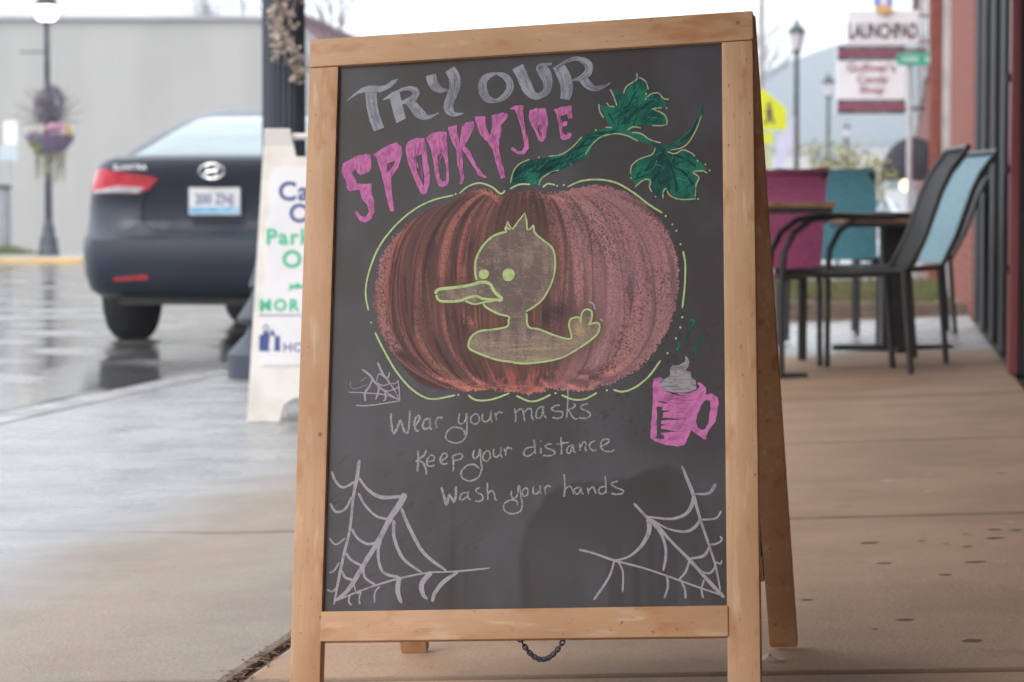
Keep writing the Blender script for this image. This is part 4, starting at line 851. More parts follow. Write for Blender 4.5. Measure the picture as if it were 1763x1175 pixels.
for x in (-.80, .80):
    for y in (.98, 3.68):
        c = MB().tube([(x-.13*(1 if x < 0 else 1), y, .32), (x+.13, y, .32)], .36, 28).build('arch', m_tyre, car, world=False)
        c.location = (0, 0, 0); arch.append(c)
bpy.context.view_layer.update()
for c in arch:
    md = body.modifiers.new('b', 'BOOLEAN'); md.operation = 'DIFFERENCE'; md.object = c; md.solver = 'EXACT'
bpy.context.view_layer.update(); dg = bpy.context.evaluated_depsgraph_get(); nm_ = bpy.data.meshes.new_from_object(body.evaluated_get(dg))
body.modifiers.clear(); body.data = nm_
for c in arch: bpy.data.objects.remove(c)
stack(GH).build('cabin', m_car, car, smooth=True, world=False)
def ysurf(S, x, z):
    for i in range(len(S)-1):
        if S[i][0] <= z <= S[i+1][0]:
            t = (z-S[i][0])/(S[i+1][0]-S[i][0]); s = [a+(b-a)*t for a, b in zip(S[i], S[i+1])]
            zz, yr, yf, w, cx_, cy_ = s; ax = min(abs(x), w*.9995)
            if ax <= w-cx_: return yr+.05*(ax/w)**2
            q = ((ax-(w-cx_))/cx_)**(1/.85); t2 = math.asin(min(1, q)); return yr+.05*((w-cx_)/w)**2+cy_*(1-math.cos(t2)**.85)
    return 0
def on_car(poly, lift, name, m, S=SL, th=.006, nsub=1):
    # densely triangulated patch following the rear surface
    xs = [p[0] for p in poly]; zs = [p[1] for p in poly]; nx, nz = 26, 18
    X = np.linspace(min(xs), max(xs), nx); Z = np.linspace(min(zs), max(zs), nz)
    loop = []
    for i, p in enumerate(poly):
        q = poly[(i+1) % len(poly)]; k = max(1, int(math.hypot(q[0]-p[0], q[1]-p[1])/.03))
        for j in range(k): loop.append((p[0]+(q[0]-p[0])*j/k, p[1]+(q[1]-p[1])*j/k))
    bm = bmesh.new(); vs = [bm.verts.new((a, 0, b)) for a, b in loop]; bm.faces.new(vs)
    for ax, vals in (((1, 0, 0), X), ((0, 0, 1), Z)):
        for t in vals[1:-1]:
            bmesh.ops.bisect_plane(bm, geom=list(bm.verts)+list(bm.edges)+list(bm.faces), plane_co=(t if ax[0] else 0, 0, t if ax[2] else 0), plane_no=ax)
    for q in bm.verts: q.co.y = ysurf(S, q.co.x, q.co.z)-lift
    mb = MB(); bm.verts.index_update(); mb.v = [tuple(q.co) for q in bm.verts]; mb.f = [tuple(q.index for q in f.verts) for f in bm.faces]; n = len(mb.v)
    bd = [(e.verts[0].index, e.verts[1].index) for e in bm.edges if len(e.link_faces) == 1]
    mb.v += [(a, b+th+lift*.5, c) for a, b, c in mb.v]; mb.f += [(a, b, b+n, a+n) for a, b in bd]; bm.free()
    return mb.build(name, m, car, world=False, smooth=True)
lens = [(-.805, .985), (-.77, 1.045), (-.70, 1.05), (-.60, 1.03), (-.40, 1.005), (-.335, .985), (-.40, .925), (-.46, .90), (-.60, .905), (-.80, .905), (-.815, .94)]
for sgn in (-1, 1):
    fl_ = [(x*-sgn, z) for x, z in lens]
    up = [(x, z) for x, z in fl_]
    on_car(up, .008, 'taillight', m_red); on_car([(-sgn*x, z) for x, z in ((-.785, .915), (-.60, .945), (-.425, .935), (-.47, .903), (-.60, .908), (-.78, .905))], .014, 'reversing_light', m_clear)
    on_car([(-sgn*x, z) for x, z in ((-.62, .385), (-.60, .405), (-.40, .425), (-.385, .41), (-.40, .395))], .008, 'reflector', m_red)
on_car([(-.62, 1.135), (-.56, 1.20), (-.50, 1.29), (-.43, 1.385), (-.36, 1.40), (.36, 1.40), (.43, 1.385), (.50, 1.29), (.56, 1.20), (.62, 1.135)], .008, 'rear_window', m_glass, S=GH)
m_plate = M('licence_plate', (.68, .68, .70), .4, (.62, .62, .66), 12); m_pb = M('plate_blue', (.30, .55, .72), .4, (.15, .38, .62), 14)
def cy(x, z): return ysurf(SL, x, z)
PZ0, PZ1 = .775, .935; pc = car
yp = min(cy(0, .8), cy(.15, .9))-.012
pl = MB().bb(-.155, .155, yp-.004, yp+.03, PZ0, PZ1, bev=.002).build('licence_plate', m_plate, car, world=False)
MB().bb(-.148, .148, yp-.006, yp-.0045, PZ0+.008, PZ0+.045).build('plate_band', m_pb, pl, world=False)
m_ink = M('plate_ink', (.10, .13, .28), .5, (.12, .15, .3), 9)
def ctext(t, size, x, z, y, m, par, sx=1, bold=0):
    V, F = text_mb(t, size, bold, 'CENTER'); mb = MB(); mb.add([(x+a*sx, y, z+b) for a, b, _ in V], F); return mb.build('lettering', m, par, world=False, fix=False)
ctext('200 ZNJ', .085, 0, PZ0+.065, yp-.0065, m_ink, pl, .80, .0015)
yl = cy(0, 1.02)-.012; mb = MB()
mb.tube([(.075*math.cos(t), yl, 1.028+.043*math.sin(t)) for t in [2*PI*k/28 for k in range(28)]], .0065, 6, closed=True)
for pts in ([(-.045, .99), (-.032, 1.025), (-.018, 1.063)], [(.018, .993), (.032, 1.03), (.045, 1.066)], [(-.04, 1.018), (0, 1.028), (.04, 1.038)]): mb.tube([(x, yl, z) for x, z in pts], .0085, 6)
mb.build('badge', m_chrome, car, smooth=True, world=False)
V, F = text_mb('ELANTRA', .043, .001, 'LEFT', 1.15); mb = MB()
mb.add([(-.60+a*1.0, cy(-.5+a*.5, 1.05)-.012, 1.04+b) for a, b, _ in V], F); mb.build('badge', m_chrome, car, world=False, fix=False)
MB().bb(-.60, .60, .14, .5, .245, .29).build('under_tray', m_tyre, car, world=False)
MB().tube([(.45, .05, .22), (.45, .4, .22)], .03, 12).build('exhaust', m_steel, car, smooth=True, world=False)
# trunk shut line strips and bumper crease
m_gap = M('panel_gap', (.004, .004, .006), .6)
for sgn in (-1, 1):
    mb = MB(); pts = [(sgn*.335, 1.0), (sgn*.42, .90), (sgn*.46, .80), (sgn*.44, .72), (sgn*.36, .68), (0, .672)]
    mb.tube([(x, cy(x, z)-.001, z) for x, z in pts], .004, 4); mb.build('shut_line', m_gap, car, world=False)
for x in (-.79, .79):
    for y in (.98, 3.68):
        w = MB(); w.lathe([(.19, -.1), (.30, -.105), (.318, -.085), (.322, 0), (.318, .085), (.30, .105), (.19, .1)], (0, 0, 0), 32)
        w.v = [(x+c, y+b, .317+a) for a, b, c in w.v]; wh = w.build('wheel', m_tyre, car, smooth=True, world=False)
        w = MB(); w.lathe([(.02, .07 if x > 0 else -.07), (.19, .085 if x > 0 else -.085), (.195, 0)], (0, 0, 0), 20); w.v = [(x+c, y+b, .317+a) for a, b, c in w.v]; w.build('rim', m_chrome, wh, smooth=True, world=False)
for sgn in (-1, 1): MB().box((sgn*.93, 2.75, 1.02), (.16, .1, .12), bev=.03).build('mirror', m_car, car, world=False)
car.rotation_euler = (0, 0, YAW)

# ------------------------------------------------------------------ patio chairs and tables
m_frame = M('chair_frame', (.022, .022, .024), .4, (.035, .03, .03), 14); 
def mesh_fab(n, c): return M(n, c, .7, tuple(v*.8 for v in c), 40, st=(1, 1, 3))
f_black = mesh_fab('black_mesh', (.015, .015, .018)); f_blue = mesh_fab('light_blue_mesh', (.30, .48, .56)); f_mag = mesh_fab('magenta_mesh', (.66, .16, .38)); f_teal = mesh_fab('teal_mesh', (.13, .40, .50)); f_gs = mesh_fab('grey_seat_mesh', (.12, .15, .16))
def make_chair(loc, ang, fab, seatfab, label, backh=.94, wrap=0):
    t = thing('patio_chair', loc, label, 'chair', 'metal patio chairs with mesh slings around the tables', ang)
    # faces +x
    W = .27
    for s in (-1, 1):
        MB().tube([(.27, s*W, 0), (.27, s*W, .42), (.262, s*W, .52), (.22, s*W, .60), (.15, s*W, .655), (.05, s*W, .672), (-.20, s*W, .665)], .0135, 8).build('armrest', m_frame, t, smooth=True, world=False)
        MB().tube([(-.27, s*(W-.01), 0), (-.25, s*(W-.01), .25), (-.235, s*(W-.01), .45)], .0135, 8).build('leg', m_frame, t, smooth=True, world=False)
        MB().tube([(.25, s*(W-.03), .43), (0, s*(W-.03), .425), (-.25, s*(W-.03), .44), (-.32, s*(W-.03), .58), (-.39, s*(W-.03), .78), (-.43, s*(W-.03), .86), (-.50, s*(W-.03), backh)], .0135, 8).build('back_frame', m_frame, t, smooth=True, world=False)
    MB().tube([(.262, -W, .40), (.262, W, .40)], .01, 6).build('stretcher', m_frame, t, smooth=True, world=False)
    MB().tube([(-.50+.01*(wrap > 0), -W+.03, backh), (-.50+.01*(wrap > 0), W-.03, backh)], .0135 if not wrap else .006, 8).build('top_bar', m_frame, t, smooth=True, world=False)
    def slingm(path, name, m):
        mb = MB(); n = len(path); V = []
        for off in (0, -.006):
            for i, (x, z) in enumerate(path):
                for y in np.linspace(-W+.035-wrap, W-.035+wrap, 5): V.append((x-(.017 if wrap and name == 'backrest' else 0), y, z-.012*(1-(y/W)**2)+off))
        k = 5; F = []
        for o in (0, n*k): F += [(o+i*k+j, o+i*k+j+1, o+(i+1)*k+j+1, o+(i+1)*k+j) for i in range(n-1) for j in range(k-1)]
        mb.add(V, F); return mb.build(name, m, t, smooth=True, world=False)
    slingm([(.25, .432), (.1, .425), (0, .425), (-.15, .43), (-.2, .44)], 'seat', seatfab)
    slingm([(-.27, .47), (-.32, .58), (-.355, .68), (-.39, .78), (-.43, .86), (-.50, backh+(.03 if wrap else 0))], 'backrest', fab)
    return t
def G(x, y): return gz(ulof(x, y))
cA = make_chair((1.39, 10.28, G(1.39, 10.28)), PI-.01, f_black, f_gs, 'patio chair with black mesh back and curved arms, nearest of the chairs', .955)
cB = make_chair((1.63, 10.93, G(1.63, 10.93)), PI+.10, f_blue, f_gs, 'patio chair with light blue mesh back, beside the black storefront pilasters', .95)
cM = make_chair((1.12, 11.15, G(1.12, 11.15)), PI/2+.03, f_mag, f_mag, 'magenta mesh patio chair at the wooden table edge beside the chalkboard', .875, .025)
cT = make_chair((1.71, 12.9, G(1.71, 12.9)), PI/2-.22, f_teal, f_teal, 'dark teal mesh patio chair standing behind the magenta one', .90, .02)
for c_, x, y in ((cM, 1.19, 11.10), (cT, 1.60, 12.9)): pass
m_ttop = M('table_wood', (.20, .11, .065), .5, (.32, .18, .10), 12, st=(1, 6, 1))
def table(x, y, w, dpt, h, label, pr=.045):
    z = G(x, y); t = thing('patio_table', (x, y, z), label, 'table', 'wood topped patio tables')
    nb = 5
    for k in range(nb):
        y0 = y-dpt/2+dpt*k/nb
        MB().bb(x-w/2, x+w/2, y0+.003, y0+dpt/nb-.003, z+h-.022, z+h, bev=.003).build('plank', m_ttop, t)
    MB().bb(x-w/2+.01, x+w/2-.01, y-dpt/2+.01, y+dpt/2-.01, z+h-.045, z+h-.0225).build('frame', m_frame, t)
    MB().bb(x-pr, x+pr, y-pr, y+pr, z+.02, z+h-.045).build('pedestal', m_frame, t)
    MB().bb(x-.30, x+.30, y-.03, y+.03, z, z+.03, bev=.005).build('foot', m_frame, t); MB().bb(x-.03, x+.03, y-.30, y+.30, z+.0005, z+.0295).build('foot', m_frame, t)
    return t
table(.94, 10.15, .74, .70, .745, 'wood topped patio table in front of the magenta chair', .03)
cE = make_chair((2.22, 13.7, G(2.22, 13.7)), PI-.1, f_black, f_gs, 'black mesh patio chair farthest back, partly hidden behind the light blue chair', .92)
table(1.89, 11.98, .58, .60, .655, 'dark pedestal patio table between the teal and light blue chairs', .062)

# ------------------------------------------------------------------ near storefront, canopy, brick building
m_brick = bpy.data.materials.new('red_brick'); m_brick.use_nodes = True
n = m_brick.node_tree.nodes; l = m_brick.node_tree.links; p = n['Principled BSDF']; p.inputs['Roughness'].default_value = .8
g = n.new('ShaderNodeNewGeometry'); dd_ = []
for v_ in ((.158, .987, 0), (0, 0, 1)):
    q = n.new('ShaderNodeVectorMath'); q.operation = 'DOT_PRODUCT'; q.inputs[1].default_value = v_; l.new(g.outputs['Position'], q.inputs[0]); dd_.append(q.outputs['Value'])
cb_ = n.new('ShaderNodeCombineXYZ'); l.new(dd_[0], cb_.inputs[0]); l.new(dd_[1], cb_.inputs[1])
bt = n.new('ShaderNodeTexBrick'); bt.inputs['Color1'].default_value = (.30, .068, .042, 1); bt.inputs['Color2'].default_value = (.23, .055, .038, 1); bt.inputs['Mortar'].default_value = (.24, .13, .11, 1)
bt.inputs['Scale'].default_value = 1; bt.inputs['Brick Width'].default_value = .215; bt.inputs['Row Height'].default_value = .075; bt.inputs['Mortar Size'].default_value = .006
l.new(cb_.outputs[0], bt.inputs['Vector']); l.new(bt.outputs[0], p.inputs['Base Color'])
b_ = n.new('ShaderNodeBump'); b_.inputs['Strength'].default_value = .6; b_.inputs['Distance'].default_value = .006; b_.invert = True; l.new(bt.outputs['Fac'], b_.inputs['Height']); l.new(b_.outputs[0], p.inputs['Normal'])
m_dpan = M('dark_panel', (.06, .06, .07), .35, (.065, .065, .075), 3); m_bfin = M('black_painted_wood', (.012, .012, .015), .6, (.018, .018, .022), 8)
m_redw = M('red_painted_wood', (.24, .06, .065), .5, (.22, .04, .045), 9, st=(1, 1, .3)); m_trim = M('stone_trim', (.42, .39, .40), .6, (.34, .31, .32), 5)
su, sn_ = Vector((.987, -.158, 0)), Vector((.158, .987, 0))       # across / along the street
def sbox(u0, u1, s0, s1, z0, z1, bev=0):
    c = Vector((*xy((u0+u1)/2, (s0+s1)/2), (z0+z1)/2)); return MB().box(c, (u1-u0, s1-s0, z1-z0), su, sn_, bev=bev)
sf = thing('storefront', (*xy(.5, 6), 0), 'black storefront with vertical pilasters and a red painted door jamb, right edge', 'building')
sbox(.60, 1.4, 10.35, 15.95, -.1, 7.5).build('wall', m_dpan, sf)
sbox(2.3, 3.0, -7, 9.7, -.1, 7.5).build('wall', m_brick, sf)
for k, (s0, w0) in enumerate(((10.50, .45), (11.45, .5), (12.65, .55), (14.1, .6), (15.35, .59))): sbox(.475, .60, s0, s0+w0, .04, 4.4, bev=.008).build('pilaster', m_bfin, sf)
for k, (s0, w0) in enumerate(((10.96, .48), (11.96, .68), (13.21, .88), (14.71, .63))): sbox(.555, .598, s0, s0+w0, .05, 4.3).build('panel', m_dpan, sf)
jb = sbox(.44, .478, 9.95, 10.20, .04, 4.4, bev=.006).build('door_jamb', m_redw, sf)
sbox(.48, .60, 9.952, 10.46, .04, 4.4).build('door_frame', m_bfin, sf)
sbox(.50, 2.32, 9.70, 9.948, .04, 4.4).build('door_leaf', m_bfin, sf)
for zz in (.45, .85, 1.22, 1.62): sbox(.425, .44, 9.99, 10.06, zz, zz+.035).build('hinge', m_bfin, jb)
for s0 in (-4.5, -.5, 3.5, 7.0): sbox(2.26, 2.305, s0, s0+2.2, .8, 2.5).build('shop_window', m_glass, sf)
aw = thing('canopy', (*xy(-.6, 3), 2.95), 'flat brown canopy over the dry pavement above the chalkboard', 'canopy')
m_awn = M('canopy_paint', (.22, .13, .09), .7, (.17, .10, .07), 3)
for k in range(9): sbox(-1.66, 2.29 if k < 8 else .59, -6+k*1.98, -6+(k+1)*1.98-.01, 3.0, 3.05).build('ceiling_panel', m_awn, aw)
sbox(-1.75, -1.66, -6, 11.8, 2.9, 3.25).build('fascia', m_bfin, aw)
bb = thing('brick_building', (*xy(.6, 22), 0), 'red brick building beyond the black storefront', 'building')
sbox(.47, 8, 15.96, 26.6, -.1, 8.2).build('wall', m_brick, bb)

sbox(.40, .469, 23.5, 23.7, 0, 3.2).build('downpipe', M('grey_pipe', (.4, .4, .42), .4, (.5, .5, .52), 5), bb)
for s0 in (): 
    w_ = sbox(.452, .472, s0, s0+1.3, 1.0, 3.0).build('window', m_glass, bb); sbox(.44, .452, s0-.08, s0-.001, .95, 3.05).build('frame', m_trim, w_)
b2_ = thing('brick_building', (*xy(.6, 50), 0), 'darker brick building across the side street carrying the hanging signs', 'building')
m_brick2 = M('dark_brick', (.20, .07, .06), .8, (.26, .09, .075), 2.5, bump=.3, bscale=30)
sbox(.40, 9, 27.2, 64, -.1, 9).build('wall', m_brick2, b2_)
sbox(.27, .40, 27.3, 64, 6.0, 6.25).build('cornice', m_trim, b2_)
for k in range(6):
    s0 = 30+k*5.6; w_ = sbox(.382, .402, s0, s0+2.2, 2.9, 5.2).build('window', m_glass, b2_); sbox(.34, .382, s0-.1, s0+2.3, 2.75, 2.898).build('sill', m_trim, w_)
sbox(.32, .40, 27.18, 27.6, -.05, 9).build('pilaster', m_brick, b2_)
# hanging signs
m_sgn = M('sign_white', (.84, .87, .95), .5, (.78, .81, .88), 2); m_blk = M('sign_black', (.06, .055, .065), .6, (.08, .07, .08), 4); m_mrn = M('sign_maroon', (.32, .06, .11), .6, (.28, .05, .10), 4); m_org = M('sign_orange', (.80, .42, .12), .6, (.75, .5, .2), 5); m_blu = M('sign_blue', (.18, .22, .75), .6, (.25, .3, .8), 5)
Y1 = 28.5; x0, z1 = xz(1459, 18, Y1); x1, z0 = xz(1582, 76, Y1)
hs = thing('hanging_sign', ((x0+x1)/2, Y1, z0), 'white LAUNCHPAD sign with an orange and blue rocket, uppermost on the brick wall', 'sign')
MB().bb(x0, x1, Y1, Y1+.08, z0, z1, bev=.01).build('sign_panel', m_sgn, hs)
V_, F_ = text_mb('LAUNCHPAD', .245, .010, 'CENTER', 1.0); xw = max(v[0] for v in V_)-min(v[0] for v in V_); kx = (x1-x0)*.96/xw
mb = MB(); mb.add([((x0+x1)/2+a*kx, Y1-.003, xz(0, 66, Y1)[1]+b) for a, b, _ in V_], F_); mb.build('lettering', m_blk, hs, fix=False)
def spoly(par, Y, pts, nm, m, th=.02, off=0): 
    mb = MB(); P = [xz(px_, py_, Y) for px_, py_ in pts]; mb.prism(P, (0, Y-off, 0), (1, 0, 0), (0, 0, 1), 0, th); return mb.build(nm, m, par)
spoly(hs, Y1, [(1506, -8), (1521, -34), (1536, -8), (1537, 11), (1505, 11)], 'rocket', m_blu, .04, -.02); spoly(hs, Y1, [(1514, -8), (1528, -8), (1526, 10), (1516, 10)], 'rocket_window', m_sgn, .01, .021)
spoly(hs, Y1, [(1505, 11.5), (1537, 11.5), (1534, 19), (1521, 25), (1508, 19)], 'rocket_flame', m_org, .045, .0)
for py_ in (26, 70):
    xa, zz = xz(1582, py_, Y1); xb = xz(1618, py_, Y1)[0]+.3; MB().tube([(xa-.01, Y1+.04, zz), (xb, Y1+.04, zz)], .028, 8).build('bracket', m_trim, hs, smooth=True)
Y2 = 40.; x0, z1 = xz(1441, 76, Y2); x1, z0 = xz(1559, 197, Y2)
cs = thing('hanging_sign', ((x0+x1)/2, Y2, z0), 'white candy shop sign with maroon and black bands below the LAUNCHPAD sign', 'sign')
MB().bb(x0, x1, Y2, Y2+.1, z0, z1, bev=.01).build('sign_panel', m_sgn, cs)
for a, b, m in ((79, 88, m_blk), (88, 95.5, m_mrn), (95.5, 104.5, m_blk), (171.5, 179.5, m_blk), (179.5, 188, m_mrn), (188, 196, m_blk)):
    za = xz(0, a, Y2)[1]; zb = xz(0, b, Y2)[1]; MB().bb(x0+.01, x1-.01, Y2-.008, Y2-.001, zb+.001, za-.001).build('band', m, cs)
def btxt(t, px_, py_, hpx, m, par, Y, wpx=None, bold=.003):
    sz = hpx/FPX*Y/.7; V_, F_ = text_mb(t, sz, bold, 'CENTER'); xc, zc = xz(px_, py_, Y); w0 = max(v[0] for v in V_)-min(v[0] for v in V_); k = (wpx/FPX*Y/w0) if wpx else 1
    mb = MB(); mb.add([(xc+a*k, Y-.011, zc+b) for a, b, _ in V_], F_); return mb.build('lettering', m, par, fix=False)
btxt("Gulliver's", 1500, 124, 15, m_mrn, cs, Y2, 84); btxt('Candy', 1502, 143, 13, m_mrn, cs, Y2, 54); btxt('Shop', 1501, 161, 13, m_mrn, cs, Y2, 42)
for py_, a, w in ((86.5, 'GOURMET FUDGE', 84), (103, 'CHOCOLATE TREATS', 84), (178.5, 'COTTON CANDY', 84), (195, 'POPCORN', 56)): pass
m_gb = M('sign_grey_print', (.24, .22, .27), .6, (.36, .34, .40), 4)
for py_, xa, xb in ((83.5, 1456, 1548), (100, 1462, 1552), (175.5, 1456, 1548), (192, 1473, 1530)):
    w_ = 2.2; q = xa; k_ = 0
    while q < xb:
        k_ += 1
        if k_ % 7: 
            ax, az = xz(q, py_+2.2, Y2); bx_, bz_ = xz(q+2.4, py_-2.2, Y2); MB().bb(ax, bx_, Y2-.012, Y2-.009, az, bz_).build('print_mark', m_gb, cs)
        q += 5.2
zz = z1-.1; MB().tube([(x1-.02, Y2+.05, zz), (xz(1580, 0, Y2)[0]+.6, Y2+.05, zz)], .03, 8).build('bracket', m_frame, cs, smooth=True); 
MB().tube([(x1-.02, Y2+.05, z0+.1), (xz(1580, 0, Y2)[0]+.6, Y2+.05, z0+.1)], .03, 8).build('bracket', m_frame, cs, smooth=True)
# green street name sign on its post
Y3 = 27.; x0, z1 = xz(1545, 92, Y3); x1, z0 = xz(1609, 113, Y3); m_sg = M('sign_green', (.03, .42, .28), .5, (.04, .46, .32), 5)
gs = thing('street_name_sign', (xz(1578, 0, Y3)[0], Y3, G(2, 26)), 'small green street name sign on a grey pole in front of the brick wall', 'street sign')
MB().bb(x0, x1, Y3, Y3+.02, z0, z1, bev=.004).build('sign_panel', m_sg, gs)
for px_, w in ((1553, 3), (1559, 3), (1565, 3.4), (1571, 3), (1577, 3)): a, zz = xz(px_, 106.5, Y3); b, zt_ = xz(px_+w, 98.5, Y3); MB().bb(a, b, Y3-.004, Y3-.001, zz, zt_).build('print_mark', m_sgn, gs)
for px_ in (1593, 1598): a, zz = xz(px_, 106, Y3); b, zt_ = xz(px_+3, 99, Y3); MB().bb(a, b, Y3-.004, Y3-.001, zz, zt_).build('print_mark', m_sgn, gs)
xp = xz(1569, 0, Y3)[0]; MB().tube([(xp, Y3+.05, -.03), (xp, Y3+.05, z1+.02)], .03, 8).build('pole', M('galvanised_pole', (.5, .5, .53), .4, (.42, .42, .45), 6), gs, smooth=True)
# dome awning with globe light
Y4 = 33.; xc, zb = xz(1572, 308, Y4); xl = xz(1518, 0, Y4)[0]; zt4 = xz(0, 236, Y4)[1]; rr_ = xc-xl; hh = zt4-zb
da = thing('dome_awning', (xc, Y4, zb), 'dark rounded dome awning on the far brick wall above a glowing globe lamp', 'awning')
prof = [(rr_*math.cos(t), hh*math.sin(t)) for t in np.linspace(0, PI/2-.05, 9)]
MB().lathe([(rr_*.98, -.02)]+prof, (xc, Y4, zb), 28).build('dome_fabric', M('dark_awning_fabric', (.02, .02, .03), .9, (.03, .03, .042), 5), da, smooth=True)
Y5 = 31.; xg, zg = xz(1560, 320, Y5); gl = thing('globe_lamp', (xg, Y5, zg), 'small glowing globe lamp under the dome awning', 'lamp')
MB().lathe([(.075*math.sin(t), -.075*math.cos(t)) for t in np.linspace(.05, PI-.05, 12)], (xg, Y5, zg), 16).build('globe', M('warm_glow', (1, .8, .5), .5, emit=((1, .66, .28), 3.2)), gl, smooth=True)
MB().tube([(xg, Y5, zg+.07), (xg+.1, Y5, zg+.12), (xg+1.0, Y5, zg+.12)], .012, 6).build('bracket', m_frame, gl)

# ------------------------------------------------------------------ street lamps further down the street
m_lamp = M('lamp_green_black', (.012, .026, .03), .4, (.035, .055, .06), 9); m_lglass = M('frosted_lamp_glass', (.62, .60, .66), .4, (.55, .54, .6), 6)
def lamp_tree(x, y, z, H, label, lit=False, mat=m_lamp):
    t = thing('street_lamp', (x, y, z), label, 'street lamp', 'acorn street lamps down the street')
    MB().lathe([(.22, 0), (.22, .1), (.19, .14), (.19, .30), (.13, .42), (.12, .55), (.085, .7)], (x, y, z), 16).build('base', mat, t, smooth=True)
    MB().lathe([(.085, .7), (.055, H-.95), (.05, H-.86)], (x, y, z), 12).build('shaft', mat, t, smooth=True)
    MB().lathe([(.06, H-.86), (.10, H-.82), (.11, H-.76)], (x, y, z), 12).build('collar', mat, t, smooth=True)
    gm = M('lit_globe_glass', (1, .95, .85), .4, emit=((1, .93, .80), 3.2)) if lit else m_lglass
    if lit: MB().lathe([(.11, H-.78), (.20, H-.72), (.235, H-.62), (.21, H-.52), (.16, H-.47)], (x, y, z), 20).build('globe', gm, t, smooth=True)
    else: MB().lathe([(.10, H-.76), (.15, H-.62), (.19, H-.42), (.20, H-.33)], (x, y, z), 16).build('globe', gm, t, smooth=True)
    MB().lathe([(.215, H-(.47 if lit else .36)), (.22, H-(.43 if lit else .32)), (.17, H-.22), (.08, H-.15), (.05, H-.12), (.055, H-.08), (.02, H)], (x, y, z), 16).build('cap', mat, t, smooth=True)
    return t
L1 = lamp_tree(*at(1370, 385, 58.9)[:2], -.05, 5.65, 'tallest looking green black street lamp right of the chalkboard, against the sky')
for px_, y_, lab in ((1425, 80., 'middle street lamp of the receding row, left of the candy sign'), (1457, 118., 'farthest small street lamp of the row, below the candy sign')):
    c = copy_tree(L1); c.location = (at(px_, 385, y_)[0], y_, -.05); c['label'] = lab
m_navyl = M('lamp_navy', (.012, .02, .042), .4, (.045, .055, .08), 9)
llx, lly = at(84, 440, 49.)[:2]
L4 = lamp_tree(llx, lly, 0, 5.50, 'lit street lamp with flower basket in front of the grey metal wall', True, m_navyl)
z_ = xz(0, 90, 49)[1]; MB().tube([(llx, lly, z_), (llx-.55, lly, z_)], .02, 6).build('banner_arm', m_navyl, L4)
# hanging flower basket
def leafcloud(n_, c, sx, sy, sz, r0, r1, mask=None):
    mb = MB()
    for _ in range(n_):
        while True:
            a = np.array([random.uniform(-1, 1) for _ in range(3)])
            if a@a < 1: break
        lf(mb, (c[0]+a[0]*sx, c[1]+a[1]*sy, c[2]+a[2]*sz), random.uniform(r0, r1))
    return mb
hbk = thing('flower_basket', (llx, lly-.05, 2.6), 'round hanging flower basket with trailing vines around the lit street lamp', 'flower basket')
k_ = 49/FPX
def BK(px_, py_): p = at(px_, py_, lly-.25); return p
c = BK(82, 245); MB().lathe([(.12, -.30), (.32, -.16), (.46, .02), (.50, .14), (.46, .16)], (c[0], c[1]+.25, c[2]), 20).build('basket', M('basket_plum', (.10, .07, .14), .8, (.14, .10, .18), 9), hbk, smooth=True)
c = BK(85, 180); leafcloud(330, c, .32, .25, .42, .03, .08).build('spiky_plant', M('spiky_foliage', (.10, .08, .13), .8, (.15, .13, .17), 9), hbk, fix=False)
mb = MB()
for _ in range(150):
    a = random.uniform(0, 2*PI); e = random.uniform(-.1, 1.3); L_ = random.uniform(.35, .85); p = Vector((c[0], c[1]+.2, c[2]-.35)); q = p+Vector((math.cos(a)*math.cos(e), math.sin(a)*math.cos(e)*.5, math.sin(e)))*L_; mb.tube([p, q], .006, 3)
mb.build('spikes', M('spike_brown', (.14, .11, .13), .8, (.2, .16, .17), 9), hbk)
c = BK(95, 220); leafcloud(160, c, .20, .18, .10, .04, .07).build('pink_flowers', M('pink_petal', (.60, .28, .42), .7, (.65, .4, .52), 9), hbk, fix=False)
c = BK(118, 225); leafcloud(60, c, .07, .15, .12, .03, .05).build('yellow_flowers', M('yellow_petal', (.65, .42, .12), .7, (.6, .5, .2), 9), hbk, fix=False)
c = BK(52, 226); leafcloud(90, c, .15, .18, .08, .04, .06).build('pale_flowers', M('pale_petal', (.58, .52, .54), .7, (.5, .46, .45), 9), hbk, fix=False)
c = BK(66, 245); leafcloud(260, c, .20, .2, .22, .03, .06).build('lime_foliage', M('lime_leaf', (.26, .30, .10), .7, (.32, .34, .15), 9), hbk, fix=False)
mb = MB()
for _ in range(34):
    px_ = random.uniform(62, 112); p = Vector(BK(px_, 262)); L_ = random.uniform(.2, .75); pts = [p+Vector((random.gauss(0, .02), 0, -L_*t)) for t in (0, .3, .6, 1)]
    mb.tube(pts, .008, 3)
    for t in range(12): lf(mb, pts[0].lerp(pts[-1], t/12)+Vector((random.gauss(0, .02), 0, 0)), .03)
mb.build('trailing_vines', M('vine', (.30, .27, .20), .8, (.24, .24, .16), 9), hbk, fix=False)
